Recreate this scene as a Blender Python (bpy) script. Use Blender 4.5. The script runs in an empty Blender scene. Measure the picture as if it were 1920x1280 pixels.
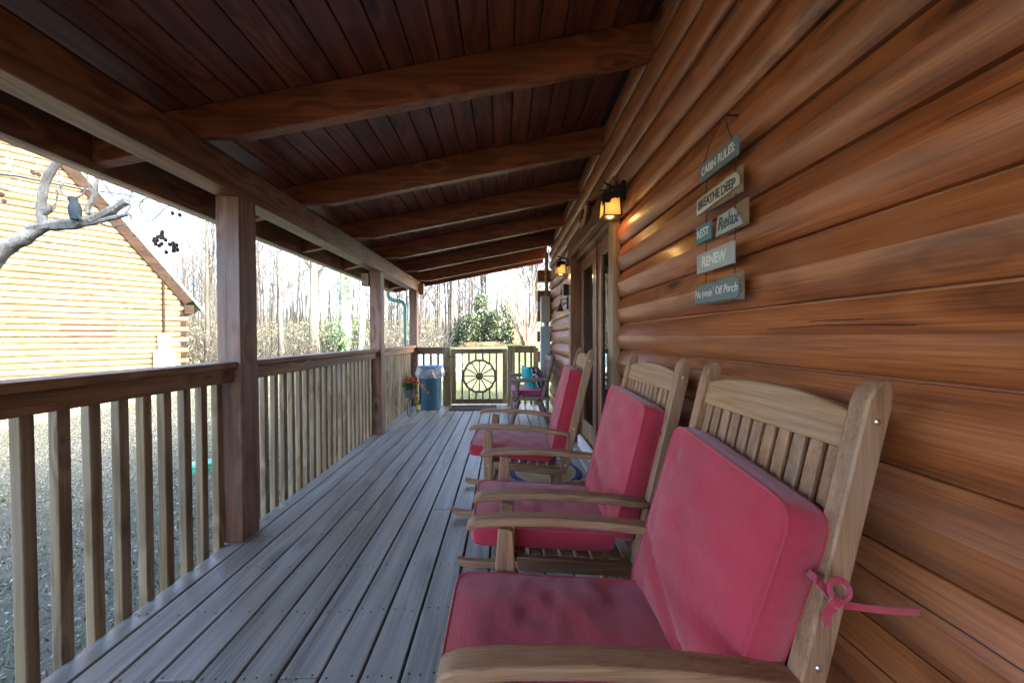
import bpy, bmesh, math, random
import numpy as np
from mathutils import Vector, Matrix
random.seed(7); np.random.seed(7)
scn = bpy.context.scene
C = scn.collection
R = math.radians
# ------------------------------------------------------------------ camera
cam_d = bpy.data.cameras.new('camera'); cam = bpy.data.objects.new('camera', cam_d); C.objects.link(cam)
scn.camera = cam
F_PX, YAW, PIT, ROL, CAM_H = 640.8, .022, -.0123, -.0029, 1.2
cam_d.sensor_width = 36; cam_d.lens = F_PX/1920*36; cam_d.clip_start = .02; cam_d.clip_end = 500
_F = Vector((math.sin(YAW)*math.cos(PIT), math.cos(YAW)*math.cos(PIT), math.sin(PIT)))
_R = Vector((math.cos(YAW), -math.sin(YAW), 0)); _U = _R.cross(_F)
_R2 = _R*math.cos(ROL)+_U*math.sin(ROL); _U2 = -_R*math.sin(ROL)+_U*math.cos(ROL)
m3 = Matrix((_R2, _U2, -_F)).transposed()
cam.matrix_world = Matrix.Translation((0, 0, CAM_H)) @ m3.to_4x4()
# ------------------------------------------------------------------ sky and sun
SUN_EL, SUN_DIR = 25, Vector((.93, -.37))           # the sun stands behind the cabin, to the right
w = bpy.data.worlds.new('World'); scn.world = w; w.use_nodes = True
nt = w.node_tree; bg = nt.nodes['Background']
sky = nt.nodes.new('ShaderNodeTexSky'); sky.sky_type = 'NISHITA'; sky.sun_disc = False
sky.sun_elevation = R(SUN_EL); sky.sun_rotation = math.atan2(SUN_DIR.x, SUN_DIR.y)
sky.air_density = .7; sky.dust_density = 5.0; sky.ozone_density = .6
nt.links.new(sky.outputs[0], bg.inputs[0]); bg.inputs[1].default_value = .15
sd = bpy.data.lights.new('sun', 'SUN'); sun = bpy.data.objects.new('sun', sd); C.objects.link(sun)
sd.energy = 2.0; sd.angle = R(.6); sd.color = (1, .93, .82)
sv = Vector((SUN_DIR.x*math.cos(R(SUN_EL)), SUN_DIR.y*math.cos(R(SUN_EL)), math.sin(R(SUN_EL)))).normalized()
sun.rotation_euler = sv.to_track_quat('Z', 'Y').to_euler(); sun.location = (10, -5, 15)
scn.view_settings.view_transform = 'Standard'; scn.view_settings.look = 'None'
scn.view_settings.gamma = 1; scn.view_settings.use_curve_mapping = False
scn.view_settings.exposure = 4.3
scn.render.engine = 'CYCLES'
try:
    scn.cycles.max_bounces = 8; scn.cycles.diffuse_bounces = 5; scn.cycles.transparent_max_bounces = 16
    scn.cycles.sample_clamp_indirect = 8
except Exception: pass

# ------------------------------------------------------------------ mesh helpers
class MB:
    def __init__(s): s.v = []; s.f = []
    def add(s, vs, fs):
        o = len(s.v); s.v += [tuple(p) for p in vs]; s.f += [tuple(i+o for i in q) for q in fs]; return s
    def box(s, x0, x1, y0, y1, z0, z1):
        return s.add([(x0,y0,z0),(x1,y0,z0),(x1,y1,z0),(x0,y1,z0),(x0,y0,z1),(x1,y0,z1),(x1,y1,z1),(x0,y1,z1)],
                     [(0,3,2,1),(4,5,6,7),(0,1,5,4),(1,2,6,5),(2,3,7,6),(3,0,4,7)])
    def bar(s, a, b, wd, th, up=(0,0,1)):
        a, b = Vector(a), Vector(b); d = (b-a).normalized(); u = Vector(up); x = d.cross(u)
        if x.length < 1e-5: x = d.cross(Vector((1,0,0)))
        x.normalize(); u = x.cross(d).normalized(); x *= wd/2; u *= th/2
        return s.add([a-x-u,a+x-u,a+x+u,a-x+u,b-x-u,b+x-u,b+x+u,b-x+u],
                     [(0,1,2,3),(7,6,5,4),(0,4,5,1),(1,5,6,2),(2,6,7,3),(3,7,4,0)])
    def tube(s, pts, rad, n=8, cap=True):
        pts = [Vector(p) for p in pts]
        if not hasattr(rad, '__len__'): rad = [rad]*len(pts)
        o = len(s.v); N = len(pts); prev = None
        for i, p in enumerate(pts):
            d = (pts[min(i+1,N-1)]-pts[max(i-1,0)])
            d = d.normalized() if d.length > 1e-9 else Vector((0,0,1))
            if prev is None:
                u = d.cross(Vector((0,0,1)) if abs(d.z) < .9 else Vector((1,0,0))).normalized()
            else:
                u = prev-d*prev.dot(d); u = u.normalized() if u.length > 1e-6 else d.orthogonal().normalized()
            prev = u; v = d.cross(u)
            for k in range(n):
                a = 2*math.pi*k/n
                s.v.append(tuple(p+(u*math.cos(a)+v*math.sin(a))*rad[i]))
        for i in range(N-1):
            for k in range(n):
                s.f.append((o+i*n+k, o+i*n+(k+1)%n, o+(i+1)*n+(k+1)%n, o+(i+1)*n+k))
        if cap:
            s.f.append(tuple(o+k for k in reversed(range(n)))); s.f.append(tuple(o+(N-1)*n+k for k in range(n)))
        return s
    def lathe(s, prof, n=24, c=(0,0,0), ruffle=None):
        o = len(s.v); N = len(prof)
        for i, (r, z) in enumerate(prof):
            for k in range(n):
                a = 2*math.pi*k/n; rr = r+(ruffle(i, a) if ruffle else 0)
                s.v.append((c[0]+rr*math.cos(a), c[1]+rr*math.sin(a), c[2]+z))
        for i in range(N-1):
            for k in range(n):
                s.f.append((o+i*n+k, o+i*n+(k+1)%n, o+(i+1)*n+(k+1)%n, o+(i+1)*n+k))
        return s
    def prism(s, poly, a0, a1, axis='y'):
        n = len(poly)
        def P(p, a): return {'y': (p[0],a,p[1]), 'x': (a,p[0],p[1]), 'z': (p[0],p[1],a)}[axis]
        s.add([P(p,a0) for p in poly]+[P(p,a1) for p in poly],
              [tuple(range(n)), tuple(range(2*n-1,n-1,-1))]+[(i,n+i,n+(i+1)%n,(i+1)%n) for i in range(n)])
        return s
    def ball(s, c, r, n=10, m=7):
        if not hasattr(r,'__len__'): r = (r,r,r)
        o = len(s.v)
        for i in range(m+1):
            t = math.pi*i/m
            for k in range(n):
                a = 2*math.pi*k/n
                s.v.append((c[0]+r[0]*math.sin(t)*math.cos(a), c[1]+r[1]*math.sin(t)*math.sin(a), c[2]+r[2]*math.cos(t)))
        for i in range(m):
            for k in range(n):
                s.f.append((o+i*n+k, o+(i+1)*n+k, o+(i+1)*n+(k+1)%n, o+i*n+(k+1)%n))
        return s
    def xform(s, M): s.v = [tuple(M @ Vector(p)) for p in s.v]; return s
    def mesh(s, name, smooth=False, org=(0,0,0), sharp=42):
        me = bpy.data.meshes.new(name)
        me.from_pydata([(x-org[0],y-org[1],z-org[2]) for x,y,z in s.v], [], s.f)
        bm = bmesh.new(); bm.from_mesh(me); bmesh.ops.recalc_face_normals(bm, faces=bm.faces); bm.to_mesh(me); bm.free()
        if smooth:
            me.polygons.foreach_set('use_smooth', [True]*len(me.polygons)); me.set_sharp_from_angle(angle=R(sharp))
        return me
    def build(s, name, mat, parent=None, smooth=False, bevel=0, org=None, seg=2, sharp=42):
        """verts are in the parent's own frame; origin at the piece's middle so that the grain differs"""
        if org is None:
            a = np.array(s.v); org = tuple((a.min(0)+a.max(0))/2)
        o = bpy.data.objects.new(name, s.mesh(name, smooth, org, sharp)); C.objects.link(o); o.location = org
        if parent: o.parent = parent
        if mat: o.data.materials.append(mat)
        if bevel:
            b = o.modifiers.new('bevel', 'BEVEL'); b.width = bevel; b.segments = seg; b.limit_method = 'ANGLE'; b.angle_limit = R(40)
            if seg > 1 and not smooth:
                o.data.polygons.foreach_set('use_smooth', [True]*len(o.data.polygons)); o.data.set_sharp_from_angle(angle=R(42))
        return o
def tag(o, label=None, cat=None, group=None, kind=None):
    if label: o['label'] = label
    if cat: o['category'] = cat
    if group: o['group'] = group
    if kind: o['kind'] = kind
    return o
def thing(name, label, cat, loc=(0,0,0), rz=0, group=None, kind=None):
    o = bpy.data.objects.new(name, None); C.objects.link(o); o.location = loc; o.rotation_euler = (0,0,rz)
    o.empty_display_size = .05
    return tag(o, label, cat, group, kind)
def dup(o, parent=None):
    c = o.copy(); C.objects.link(c); c.parent = parent
    for ch in list(o.children): dup(ch, c)
    return c
def sub(o, part):
    o.parent = part; o.location = o.location-part.location; return o

# ------------------------------------------------------------------ materials
def newmat(name):
    m = bpy.data.materials.new(name); m.use_nodes = True; nt = m.node_tree
    return m, nt, nt.nodes['Principled BSDF'], nt.nodes, nt.links
def ramp(N, stops):
    r = N.new('ShaderNodeValToRGB'); e = r.color_ramp.elements
    while len(e) < len(stops): e.new(.5)
    for q, (p, c) in zip(e, stops): q.position = p; q.color = (*c, 1) if len(c) == 3 else c
    return r
def mathn(N, L, op, a, b=None, c=None):
    n = N.new('ShaderNodeMath'); n.operation = op
    for i, q in enumerate((a, b, c)):
        if q is None: continue
        if isinstance(q, (int, float)): n.inputs[i].default_value = q
        else: L.new(q, n.inputs[i])
    return n.outputs[0]
def mixc(N, L, fac, a, b, blend='MIX'):
    n = N.new('ShaderNodeMix'); n.data_type = 'RGBA'; n.blend_type = blend; n.clamp_factor = True
    for i, q in ((0, fac), (6, a), (7, b)):
        if isinstance(q, (int, float)): n.inputs[i].default_value = q
        elif isinstance(q, tuple): n.inputs[i].default_value = (*q, 1)
        else: L.new(q, n.inputs[i])
    return n.outputs[2]
def noise(N, L, vec, scale, detail=4, rough=.55, w=None, dist=0):
    n = N.new('ShaderNodeTexNoise')
    n.inputs['Scale'].default_value = scale; n.inputs['Detail'].default_value = detail; n.inputs['Roughness'].default_value = rough
    n.inputs['Distortion'].default_value = dist
    if w is not None: n.noise_dimensions = '4D'; L.new(w, n.inputs['W'])
    L.new(vec, n.inputs['Vector']); return n.outputs[0]
def wood(name, dark, mid, light, axis='y', rough=.5, bump=.25, ring=30, across=14, along=.55, var=.35, knots=.5,
         checks=.0, weather=None, wamt=.4, coat=0, spec=.5, checkw=.004, kscale=(6.0, 2.4), swirl=.20, rw=.20, fw=.5, sw_=.4, cpos=(-.055,.11), cgate=(.56,.62)):
    m, nt, P, N, L = newmat(name)
    tc = N.new('ShaderNodeTexCoord'); oi = N.new('ShaderNodeObjectInfo')
    # every piece reads the grain at an offset of its own
    of = N.new('ShaderNodeCombineXYZ')
    for i, k in enumerate((41.0, 67.0, 23.0)): L.new(mathn(N, L, 'MULTIPLY', oi.outputs['Random'], k), of.inputs[i])
    ad = N.new('ShaderNodeVectorMath'); ad.operation = 'ADD'; L.new(tc.outputs['Object'], ad.inputs[0]); L.new(of.outputs[0], ad.inputs[1])
    def mapped(ac, al):
        mp = N.new('ShaderNodeMapping'); L.new(ad.outputs[0], mp.inputs['Vector'])
        sc = [ac, ac, ac]; sc['xyz'.index(axis)] = al; mp.inputs['Scale'].default_value = sc; return mp.outputs[0]
    fig = noise(N, L, mapped(across*.30, along*.7), 1.0, 2, .45)
    kn = None
    if knots:
        vo = N.new('ShaderNodeTexVoronoi'); vo.inputs['Scale'].default_value = 1
        L.new(mapped(*kscale), vo.inputs['Vector']); kd = vo.outputs['Distance']
        kr = ramp(N, ((.085, (1,1,1)), (.105, (.45,.45,.45)), (.15, (.30,.30,.30)), (.165, (.5,.5,.5)), (.20, (0,0,0)))); L.new(kd, kr.inputs[0]); kn = kr.outputs[0]
        sw = ramp(N, ((.0, (1,1,1)), (.42, (0,0,0)))); L.new(kd, sw.inputs[0])
        fig = mathn(N, L, 'ADD', fig, mathn(N, L, 'MULTIPLY', sw.outputs[0], float(swirl)))
    rings = mathn(N, L, 'MULTIPLY_ADD', mathn(N, L, 'SINE', mathn(N, L, 'MULTIPLY', fig, float(ring)*1.6)), .5, .5)
    fine = noise(N, L, mapped(across*13, along*5.5), 1.0, 3, .65)
    streak = noise(N, L, mapped(across*4.5, along*3.0), 1.0, 3, .7)
    g = mathn(N, L, 'ADD', mathn(N, L, 'ADD', mathn(N, L, 'MULTIPLY_ADD', rings, float(rw), .5-.5*(rw+fw+sw_)), mathn(N, L, 'MULTIPLY', fine, float(fw))), mathn(N, L, 'MULTIPLY', streak, float(sw_)))
    rp = ramp(N, ((.36, dark), (.5, mid), (.65, light))); L.new(g, rp.inputs[0]); col = rp.outputs[0]
    broad = noise(N, L, mapped(2.2, 1.1), 1.0, 3, .55)
    tone = mathn(N, L, 'ADD', mathn(N, L, 'MULTIPLY_ADD', broad, 1.2*var, 1-.6*var),
                 mathn(N, L, 'MULTIPLY_ADD', oi.outputs['Random'], var*.6, -var*.3))
    vm = N.new('ShaderNodeVectorMath'); vm.operation = 'SCALE'; L.new(col, vm.inputs[0]); L.new(tone, vm.inputs['Scale']); col = vm.outputs[0]
    if weather:
        wn = noise(N, L, mapped(4.0, 1.6), 1.0, 5, .68)
        wf = ramp(N, ((.46, (0,0,0)), (.66, (1,1,1)))); L.new(wn, wf.inputs[0])
        col = mixc(N, L, mathn(N, L, 'MULTIPLY', wf.outputs[0], wamt), col, weather)
    hgt = mathn(N, L, 'ADD', mathn(N, L, 'MULTIPLY', fine, .7), mathn(N, L, 'MULTIPLY', rings, .22))
    if knots:
        col = mixc(N, L, mathn(N, L, 'MULTIPLY', kn, knots), col, tuple(q*.3 for q in dark))
    if checks:
        # one or two long drying cracks wandering along the piece, at a height of its own
        so = N.new('ShaderNodeSeparateXYZ'); L.new(tc.outputs['Object'], so.inputs[0])
        cr = so.outputs['zzx'['xyz'.index(axis)].replace('z', 'Z').replace('x', 'X')]
        wn1 = noise(N, L, mapped(.9, 1.3), 1.0, 3, .6)
        cf = None
        for k, off in ((17.3, .035), (53.7, -.02)):
            rnd_ = mathn(N, L, 'FRACT', mathn(N, L, 'MULTIPLY', oi.outputs['Random'], k))
            pos = mathn(N, L, 'ADD', mathn(N, L, 'MULTIPLY_ADD', rnd_, float(cpos[1]), float(cpos[0])), mathn(N, L, 'MULTIPLY_ADD', wn1, .05, -.025+off*.2))
            d = mathn(N, L, 'ABSOLUTE', mathn(N, L, 'SUBTRACT', cr, pos))
            q = mathn(N, L, 'MULTIPLY', mathn(N, L, 'LESS_THAN', d, checkw*.34), mathn(N, L, 'GREATER_THAN', broad if cf is None else wn1, cgate[0] if cf is None else cgate[1]))
            cf = q if cf is None else mathn(N, L, 'MAXIMUM', cf, q)
        col = mixc(N, L, mathn(N, L, 'MULTIPLY', cf, checks), col, (.012,.008,.006))
        hgt = mathn(N, L, 'SUBTRACT', hgt, mathn(N, L, 'MULTIPLY', cf, 2.0))
    L.new(col, P.inputs['Base Color'])
    rr = mathn(N, L, 'ADD', mathn(N, L, 'MULTIPLY_ADD', broad, .3, rough-.15), mathn(N, L, 'MULTIPLY', streak, .12))
    L.new(rr, P.inputs['Roughness']); P.inputs['Specular IOR Level'].default_value = spec
    if coat: P.inputs['Coat Weight'].default_value = coat; P.inputs['Coat Roughness'].default_value = .24
    b = N.new('ShaderNodeBump'); b.inputs['Strength'].default_value = bump; b.inputs['Distance'].default_value = .003
    L.new(hgt, b.inputs['Height']); L.new(b.outputs[0], P.inputs['Normal'])
    return m
def plain(name, col, rough=.5, metal=0, var=.15, scale=30, bump=.1, spec=.5, emit=None, es=0, coat=0):
    m, nt, P, N, L = newmat(name)
    tc = N.new('ShaderNodeTexCoord')
    n1 = noise(N, L, tc.outputs['Object'], scale, 5, .6); n2 = noise(N, L, tc.outputs['Object'], scale*.12, 3, .5)
    t = mathn(N, L, 'MULTIPLY_ADD', mathn(N, L, 'ADD', n1, n2), var, 1-var)
    vm = N.new('ShaderNodeVectorMath'); vm.operation = 'SCALE'; vm.inputs[0].default_value = col; L.new(t, vm.inputs['Scale'])
    L.new(vm.outputs[0], P.inputs['Base Color'])
    L.new(mathn(N, L, 'MULTIPLY_ADD', n2, .25, rough-.12), P.inputs['Roughness'])
    P.inputs['Metallic'].default_value = metal; P.inputs['Specular IOR Level'].default_value = spec
    if coat: P.inputs['Coat Weight'].default_value = coat
    if bump:
        b = N.new('ShaderNodeBump'); b.inputs['Strength'].default_value = bump; b.inputs['Distance'].default_value = .002
        L.new(n1, b.inputs['Height']); L.new(b.outputs[0], P.inputs['Normal'])
    if emit: P.inputs['Emission Color'].default_value = (*emit, 1); P.inputs['Emission Strength'].default_value = es
    return m
def fabric(name, col, col2=None, scale=2300, var=.25):
    m, nt, P, N, L = newmat(name)
    tc = N.new('ShaderNodeTexCoord')
    sc = N.new('ShaderNodeSeparateXYZ'); L.new(tc.outputs['Object'], sc.inputs[0])
    wv = None
    for ax in range(3):
        q = mathn(N, L, 'SINE', mathn(N, L, 'MULTIPLY', sc.outputs[ax], float(scale)))
        wv = q if wv is None else mathn(N, L, 'ADD', wv, q)
    n2 = noise(N, L, tc.outputs['Object'], 9, 5, .6)
    t = mathn(N, L, 'ADD', mathn(N, L, 'MULTIPLY_ADD', n2, var, 1-var*.5), mathn(N, L, 'MULTIPLY', wv, .025))
    vm = N.new('ShaderNodeVectorMath'); vm.operation = 'SCALE'; L.new(t, vm.inputs['Scale'])
    if col2:
        n3 = noise(N, L, tc.outputs['Object'], 3.5, 4, .6)
        rp = ramp(N, ((.35, col), (.7, col2))); L.new(n3, rp.inputs[0]); L.new(rp.outputs[0], vm.inputs[0])
    else: vm.inputs[0].default_value = col
    L.new(vm.outputs[0], P.inputs['Base Color']); P.inputs['Roughness'].default_value = .85
    P.inputs['Sheen Weight'].default_value = .35; P.inputs['Specular IOR Level'].default_value = .2
    b = N.new('ShaderNodeBump'); b.inputs['Strength'].default_value = .22; b.inputs['Distance'].default_value = .0006
    L.new(wv, b.inputs['Height'])
    b2 = N.new('ShaderNodeBump'); b2.inputs['Strength'].default_value = .35; b2.inputs['Distance'].default_value = .008
    L.new(noise(N, L, tc.outputs['Object'], 14, 4, .55), b2.inputs['Height']); L.new(b.outputs[0], b2.inputs['Normal'])
    L.new(b2.outputs[0], P.inputs['Normal'])
    return m
def leafmat(name, c1, c2, rough=.6, trans=.25):
    m, nt, P, N, L = newmat(name)
    g = N.new('ShaderNodeNewGeometry'); tc = N.new('ShaderNodeTexCoord')
    n = noise(N, L, tc.outputs['Object'], 1.5, 2, .5)
    f = mathn(N, L, 'MULTIPLY_ADD', g.outputs['Random Per Island'], .7, mathn(N, L, 'MULTIPLY', n, .3))
    L.new(mixc(N, L, f, c1, c2), P.inputs['Base Color']); P.inputs['Roughness'].default_value = rough
    return m
M = {}
M['log']   = wood('log_wood', (.155,.041,.010), (.28,.078,.019), (.385,.13,.038), 'y', .42, .35, ring=22, across=13, along=.8, var=.3, rw=.14, fw=.55, sw_=.12, swirl=.26, kscale=(4.4,2.0), knots=.9, checks=1, weather=(.21,.105,.065), wamt=.35, coat=.3, checkw=.0035, cpos=(.012,.03), cgate=(.51,.60))
M['rafter']= wood('rafter_wood', (.115,.028,.008), (.20,.052,.014), (.26,.076,.022), 'x', .45, .2, var=.4, knots=.6, checks=.6, coat=.15)
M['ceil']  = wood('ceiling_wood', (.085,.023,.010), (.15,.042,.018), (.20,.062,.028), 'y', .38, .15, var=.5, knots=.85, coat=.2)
M['beam']  = wood('beam_wood', (.085,.028,.012), (.16,.058,.024), (.23,.095,.042), 'y', .5, .35, var=.4, knots=.6, checks=.95, weather=(.24,.18,.13), wamt=.45, checkw=.006)
M['post']  = wood('post_wood', (.13,.06,.036), (.22,.108,.068), (.30,.165,.108), 'z', .5, .35, var=.4, knots=.85, checks=.9, weather=(.20,.165,.15), wamt=.6)
M['railw'] = wood('rail_wood', (.13,.056,.018), (.24,.115,.040), (.32,.17,.068), 'y', .55, .35, var=.4, knots=.7, checks=0, weather=(.22,.17,.12), wamt=.35)
M['railx'] = wood('rail_wood_cross', (.105,.062,.028), (.175,.11,.05), (.235,.16,.08), 'x', .55, .35, var=.35, knots=.6, checks=0, weather=(.2,.19,.13), wamt=.5)
M['bal']   = wood('baluster_wood', (.155,.104,.048), (.25,.178,.09), (.34,.255,.145), 'z', .6, .3, var=.4, knots=.6, checks=0, weather=(.26,.23,.17), wamt=.5)
M['deck']  = wood('deck_wood', (.145,.146,.134), (.248,.248,.228), (.33,.33,.305), 'y', .34, .6, kscale=(4.5,1.6), ring=24, across=12, along=.4, var=.3, knots=.45, checks=0, rw=.16, swirl=.12, weather=(.25,.24,.21), wamt=.55, spec=.6, checkw=.003)
M['chair'] = wood('chair_wood', (.15,.068,.029), (.25,.128,.06), (.33,.185,.095), 'x', .5, .25, across=30, rw=.12, along=1.4, var=.4, knots=0, weather=(.24,.175,.135), wamt=.4)
M['chairz']= wood('chair_wood_upright', (.15,.068,.029), (.25,.128,.06), (.33,.185,.095), 'z', .5, .25, across=30, rw=.12, along=1.4, var=.4, knots=0, weather=(.24,.175,.135), wamt=.4)
M['chairy']= wood('chair_wood_cross', (.18,.085,.035), (.285,.15,.065), (.36,.205,.098), 'y', .5, .25, across=30, rw=.12, along=1.4, var=.35, knots=0, weather=(.28,.23,.18), wamt=.4)
M['rustic']= wood('rustic_wood', (.09,.06,.045), (.16,.115,.09), (.24,.18,.145), 'x', .6, .4, across=20, along=1, var=.4, knots=.4, weather=(.25,.23,.21), wamt=.5)
M['trim']  = wood('door_trim_wood', (.10,.032,.014), (.17,.058,.024), (.23,.088,.038), 'z', .4, .2, across=16, var=.35, knots=.3, coat=.2, weather=(.2,.16,.14), wamt=.25)
M['trimy'] = wood('door_head_wood', (.11,.038,.015), (.18,.068,.026), (.24,.10,.04), 'y', .4, .2, across=16, var=.35, knots=.3, coat=.2)
M['jamb']  = wood('door_jamb_wood', (.17,.10,.05), (.25,.16,.085), (.31,.21,.12), 'z', .45, .2, across=16, var=.3, knots=.2)
M['ncab']  = wood('neighbour_log_wood', (.052,.037,.018), (.088,.070,.040), (.118,.097,.060), 'x', .7, .2, across=8, along=.3, var=.4, knots=.7, weather=(.13,.075,.03), wamt=.7, spec=.15)
M['nrake'] = wood('neighbour_rake_wood', (.008,.0055,.0042), (.014,.0092,.007), (.02,.0135,.010), 'x', .8, .1, var=.3, spec=.05)
M['npatch']= wood('neighbour_patch_wood', (.04,.016,.01), (.06,.026,.017), (.075,.034,.022), 'x', .5, .2, var=.3)
M['gutter'] = plain('gutter_paint', (.16,.10,.075), .4, 0, .2, 20, .05)
M['green'] = plain('green_downspout_paint', (.045,.17,.15), .35, 0, .15, 25, .05)
M['greenroof'] = plain('green_roof_metal', (.14,.33,.25), .35, .2, .15, 8, .05)
M['roof'] = plain('roof_sheet', (.09,.07,.06), .6, 0, .2, 8, .1)
M['dark'] = plain('dark_bronze_metal', (.025,.016,.012), .45, .6, .3, 60, .3)
M['black'] = plain('black_iron', (.02,.02,.022), .5, .4, .3, 60, .3)
M['steel'] = plain('steel_bolt', (.55,.52,.46), .28, 1, .2, 90, .1)
M['greybox'] = plain('grey_utility_paint', (.30,.33,.33), .45, .1, .2, 14, .06)
M['bluebox'] = plain('blue_grey_utility_paint', (.23,.32,.37), .45, .1, .2, 14, .06)
M['brass'] = plain('hinge_galvanised', (.33,.36,.2), .4, .5, .3, 60, .2)
M['can'] = plain('blue_plastic', (.028,.10,.175), .42, 0, .15, 10, .06)
M['lid'] = plain('blue_lid_plastic', (.035,.15,.36), .32, 0, .1, 10, .04)
M['pot'] = plain('galvanised_pot', (.17,.18,.21), .45, .5, .4, 30, .2)
M['mat'] = plain('brown_coir', (.035,.022,.016), .95, 0, .5, 220, .9)
M['red'] = fabric('red_cushion_fabric', (.31,.017,.033), (.36,.024,.044))
M['plum'] = fabric('plum_cushion_fabric', (.30,.035,.11), (.36,.05,.14))
M['teal'] = fabric('teal_pillow_fabric', (.005,.36,.43))
M['white'] = plain('white_paint', (.72,.72,.7), .45, 0, .1, 20, .05)
M['interior'] = plain('room_dark', (.22,.23,.25), .8, 0, .2, 3, 0)
M['slate'] = plain('slate_blue_paint', (.12,.15,.148), .7, 0, .45, 25, .25)
M['tealp'] = plain('teal_plaque_paint', (.07,.17,.19), .7, 0, .45, 25, .25)
M['cream'] = wood('cream_plaque_paint', (.26,.21,.14), (.40,.34,.25), (.50,.44,.34), 'y', .7, .3, across=25, var=.4, knots=0)
M['sage'] = plain('sage_plaque_paint', (.30,.315,.28), .7, 0, .4, 25, .25)
M['letterw'] = plain('white_letter_paint', (.62,.6,.53), .7, 0, .2, 60, .1)
M['letterd'] = plain('grey_letter_paint', (.06,.065,.06), .7, 0, .25, 60, .1)
M['cord'] = plain('brown_cord', (.05,.035,.025), .9, 0, .3, 200, .4)
M['slice'] = wood('wood_slice', (.32,.13,.035), (.46,.22,.065), (.56,.3,.1), 'y', .5, .2, across=22, var=.3, knots=0)
M['bark'] = plain('dark_bark', (.045,.025,.015), .9, 0, .5, 60, .7)
def barkmat(name, c1, c2, scale=14):
    m, nt, P, N, L = newmat(name)
    tc = N.new('ShaderNodeTexCoord'); oi = N.new('ShaderNodeObjectInfo')
    mp = N.new('ShaderNodeMapping'); L.new(tc.outputs['Object'], mp.inputs['Vector']); mp.inputs['Scale'].default_value = (1,1,.35)
    n = noise(N, L, mp.outputs[0], scale, 6, .65); n2 = noise(N, L, tc.outputs['Object'], scale*.18, 3, .5)
    rp = ramp(N, ((.34, c1), (.62, c2))); L.new(mathn(N, L, 'MULTIPLY_ADD', n2, .5, mathn(N, L, 'MULTIPLY', n, .5)), rp.inputs[0])
    t = mathn(N, L, 'MULTIPLY_ADD', oi.outputs['Random'], .5, .75)
    vm = N.new('ShaderNodeVectorMath'); vm.operation = 'SCALE'; L.new(rp.outputs[0], vm.inputs[0]); L.new(t, vm.inputs['Scale'])
    L.new(vm.outputs[0], P.inputs['Base Color']); P.inputs['Roughness'].default_value = .9
    b = N.new('ShaderNodeBump'); b.inputs['Strength'].default_value = .7; b.inputs['Distance'].default_value = .02
    L.new(n, b.inputs['Height']); L.new(b.outputs[0], P.inputs['Normal']); return m
M['tbark'] = barkmat('woodland_bark', (.010,.0095,.009), (.046,.043,.039), 9)
M['lichen'] = barkmat('lichen_bark', (.03,.033,.034), (.17,.185,.185), 46)
M['myrtle'] = barkmat('pale_smooth_bark', (.10,.085,.065), (.20,.175,.14), 6)
M['ivybark'] = barkmat('ivy_green_bark', (.05,.075,.05), (.17,.21,.15), 12)
M['ever'] = leafmat('evergreen_leaf', (.016,.032,.014), (.06,.082,.038), .4)
M['brush'] = leafmat('dry_brush_leaf', (.04,.038,.02), (.11,.10,.06))
M['litter'] = leafmat('leaf_litter', (.11,.10,.085), (.33,.31,.28))
M['grass'] = leafmat('grass_blade', (.05,.08,.035), (.15,.17,.09))
M['ivy'] = leafmat('ivy_leaf', (.02,.055,.02), (.06,.11,.045), .45)
M['flower_o'] = leafmat('orange_petal', (.62,.10,.01), (.75,.2,.02)); M['flower_r'] = leafmat('red_petal', (.42,.015,.02), (.5,.05,.03))
M['flower_y'] = leafmat('yellow_petal', (.55,.42,.03), (.62,.5,.1)); M['leafg'] = leafmat('planter_leaf', (.02,.09,.03), (.06,.18,.06))
# glass with an outdoor reflection
def glassmat(name, tint=(.9,.95,.95), rough=.01):
    m, nt, P, N, L = newmat(name); N.remove(P); out = N['Material Output']
    tr = N.new('ShaderNodeBsdfTransparent'); tr.inputs[0].default_value = (*tint, 1)
    gl = N.new('ShaderNodeBsdfGlossy'); gl.inputs['Roughness'].default_value = rough
    fr = N.new('ShaderNodeFresnel'); fr.inputs[0].default_value = 2.1
    mx = N.new('ShaderNodeMixShader'); L.new(mathn(N, L, 'MAXIMUM', fr.outputs[0], .32), mx.inputs[0]); L.new(tr.outputs[0], mx.inputs[1]); L.new(gl.outputs[0], mx.inputs[2])
    L.new(mx.outputs[0], out.inputs[0]); return m
M['glass'] = glassmat('door_glass', (.8,.86,.88))
def linermat():
    m, nt, P, N, L = newmat('clear_liner_film'); out = N['Material Output']
    P.inputs['Base Color'].default_value = (.75,.83,.86,1); P.inputs['Roughness'].default_value = .2
    tr = N.new('ShaderNodeBsdfTransparent'); mx = N.new('ShaderNodeMixShader'); tc = N.new('ShaderNodeTexCoord')
    f = noise(N, L, tc.outputs['Object'], 16, 3, .6)
    L.new(mathn(N, L, 'MULTIPLY_ADD', f, .6, .1), mx.inputs[0]); L.new(tr.outputs[0], mx.inputs[1]); L.new(P.outputs[0], mx.inputs[2])
    L.new(mx.outputs[0], out.inputs[0]); return m
M['liner'] = linermat()
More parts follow.
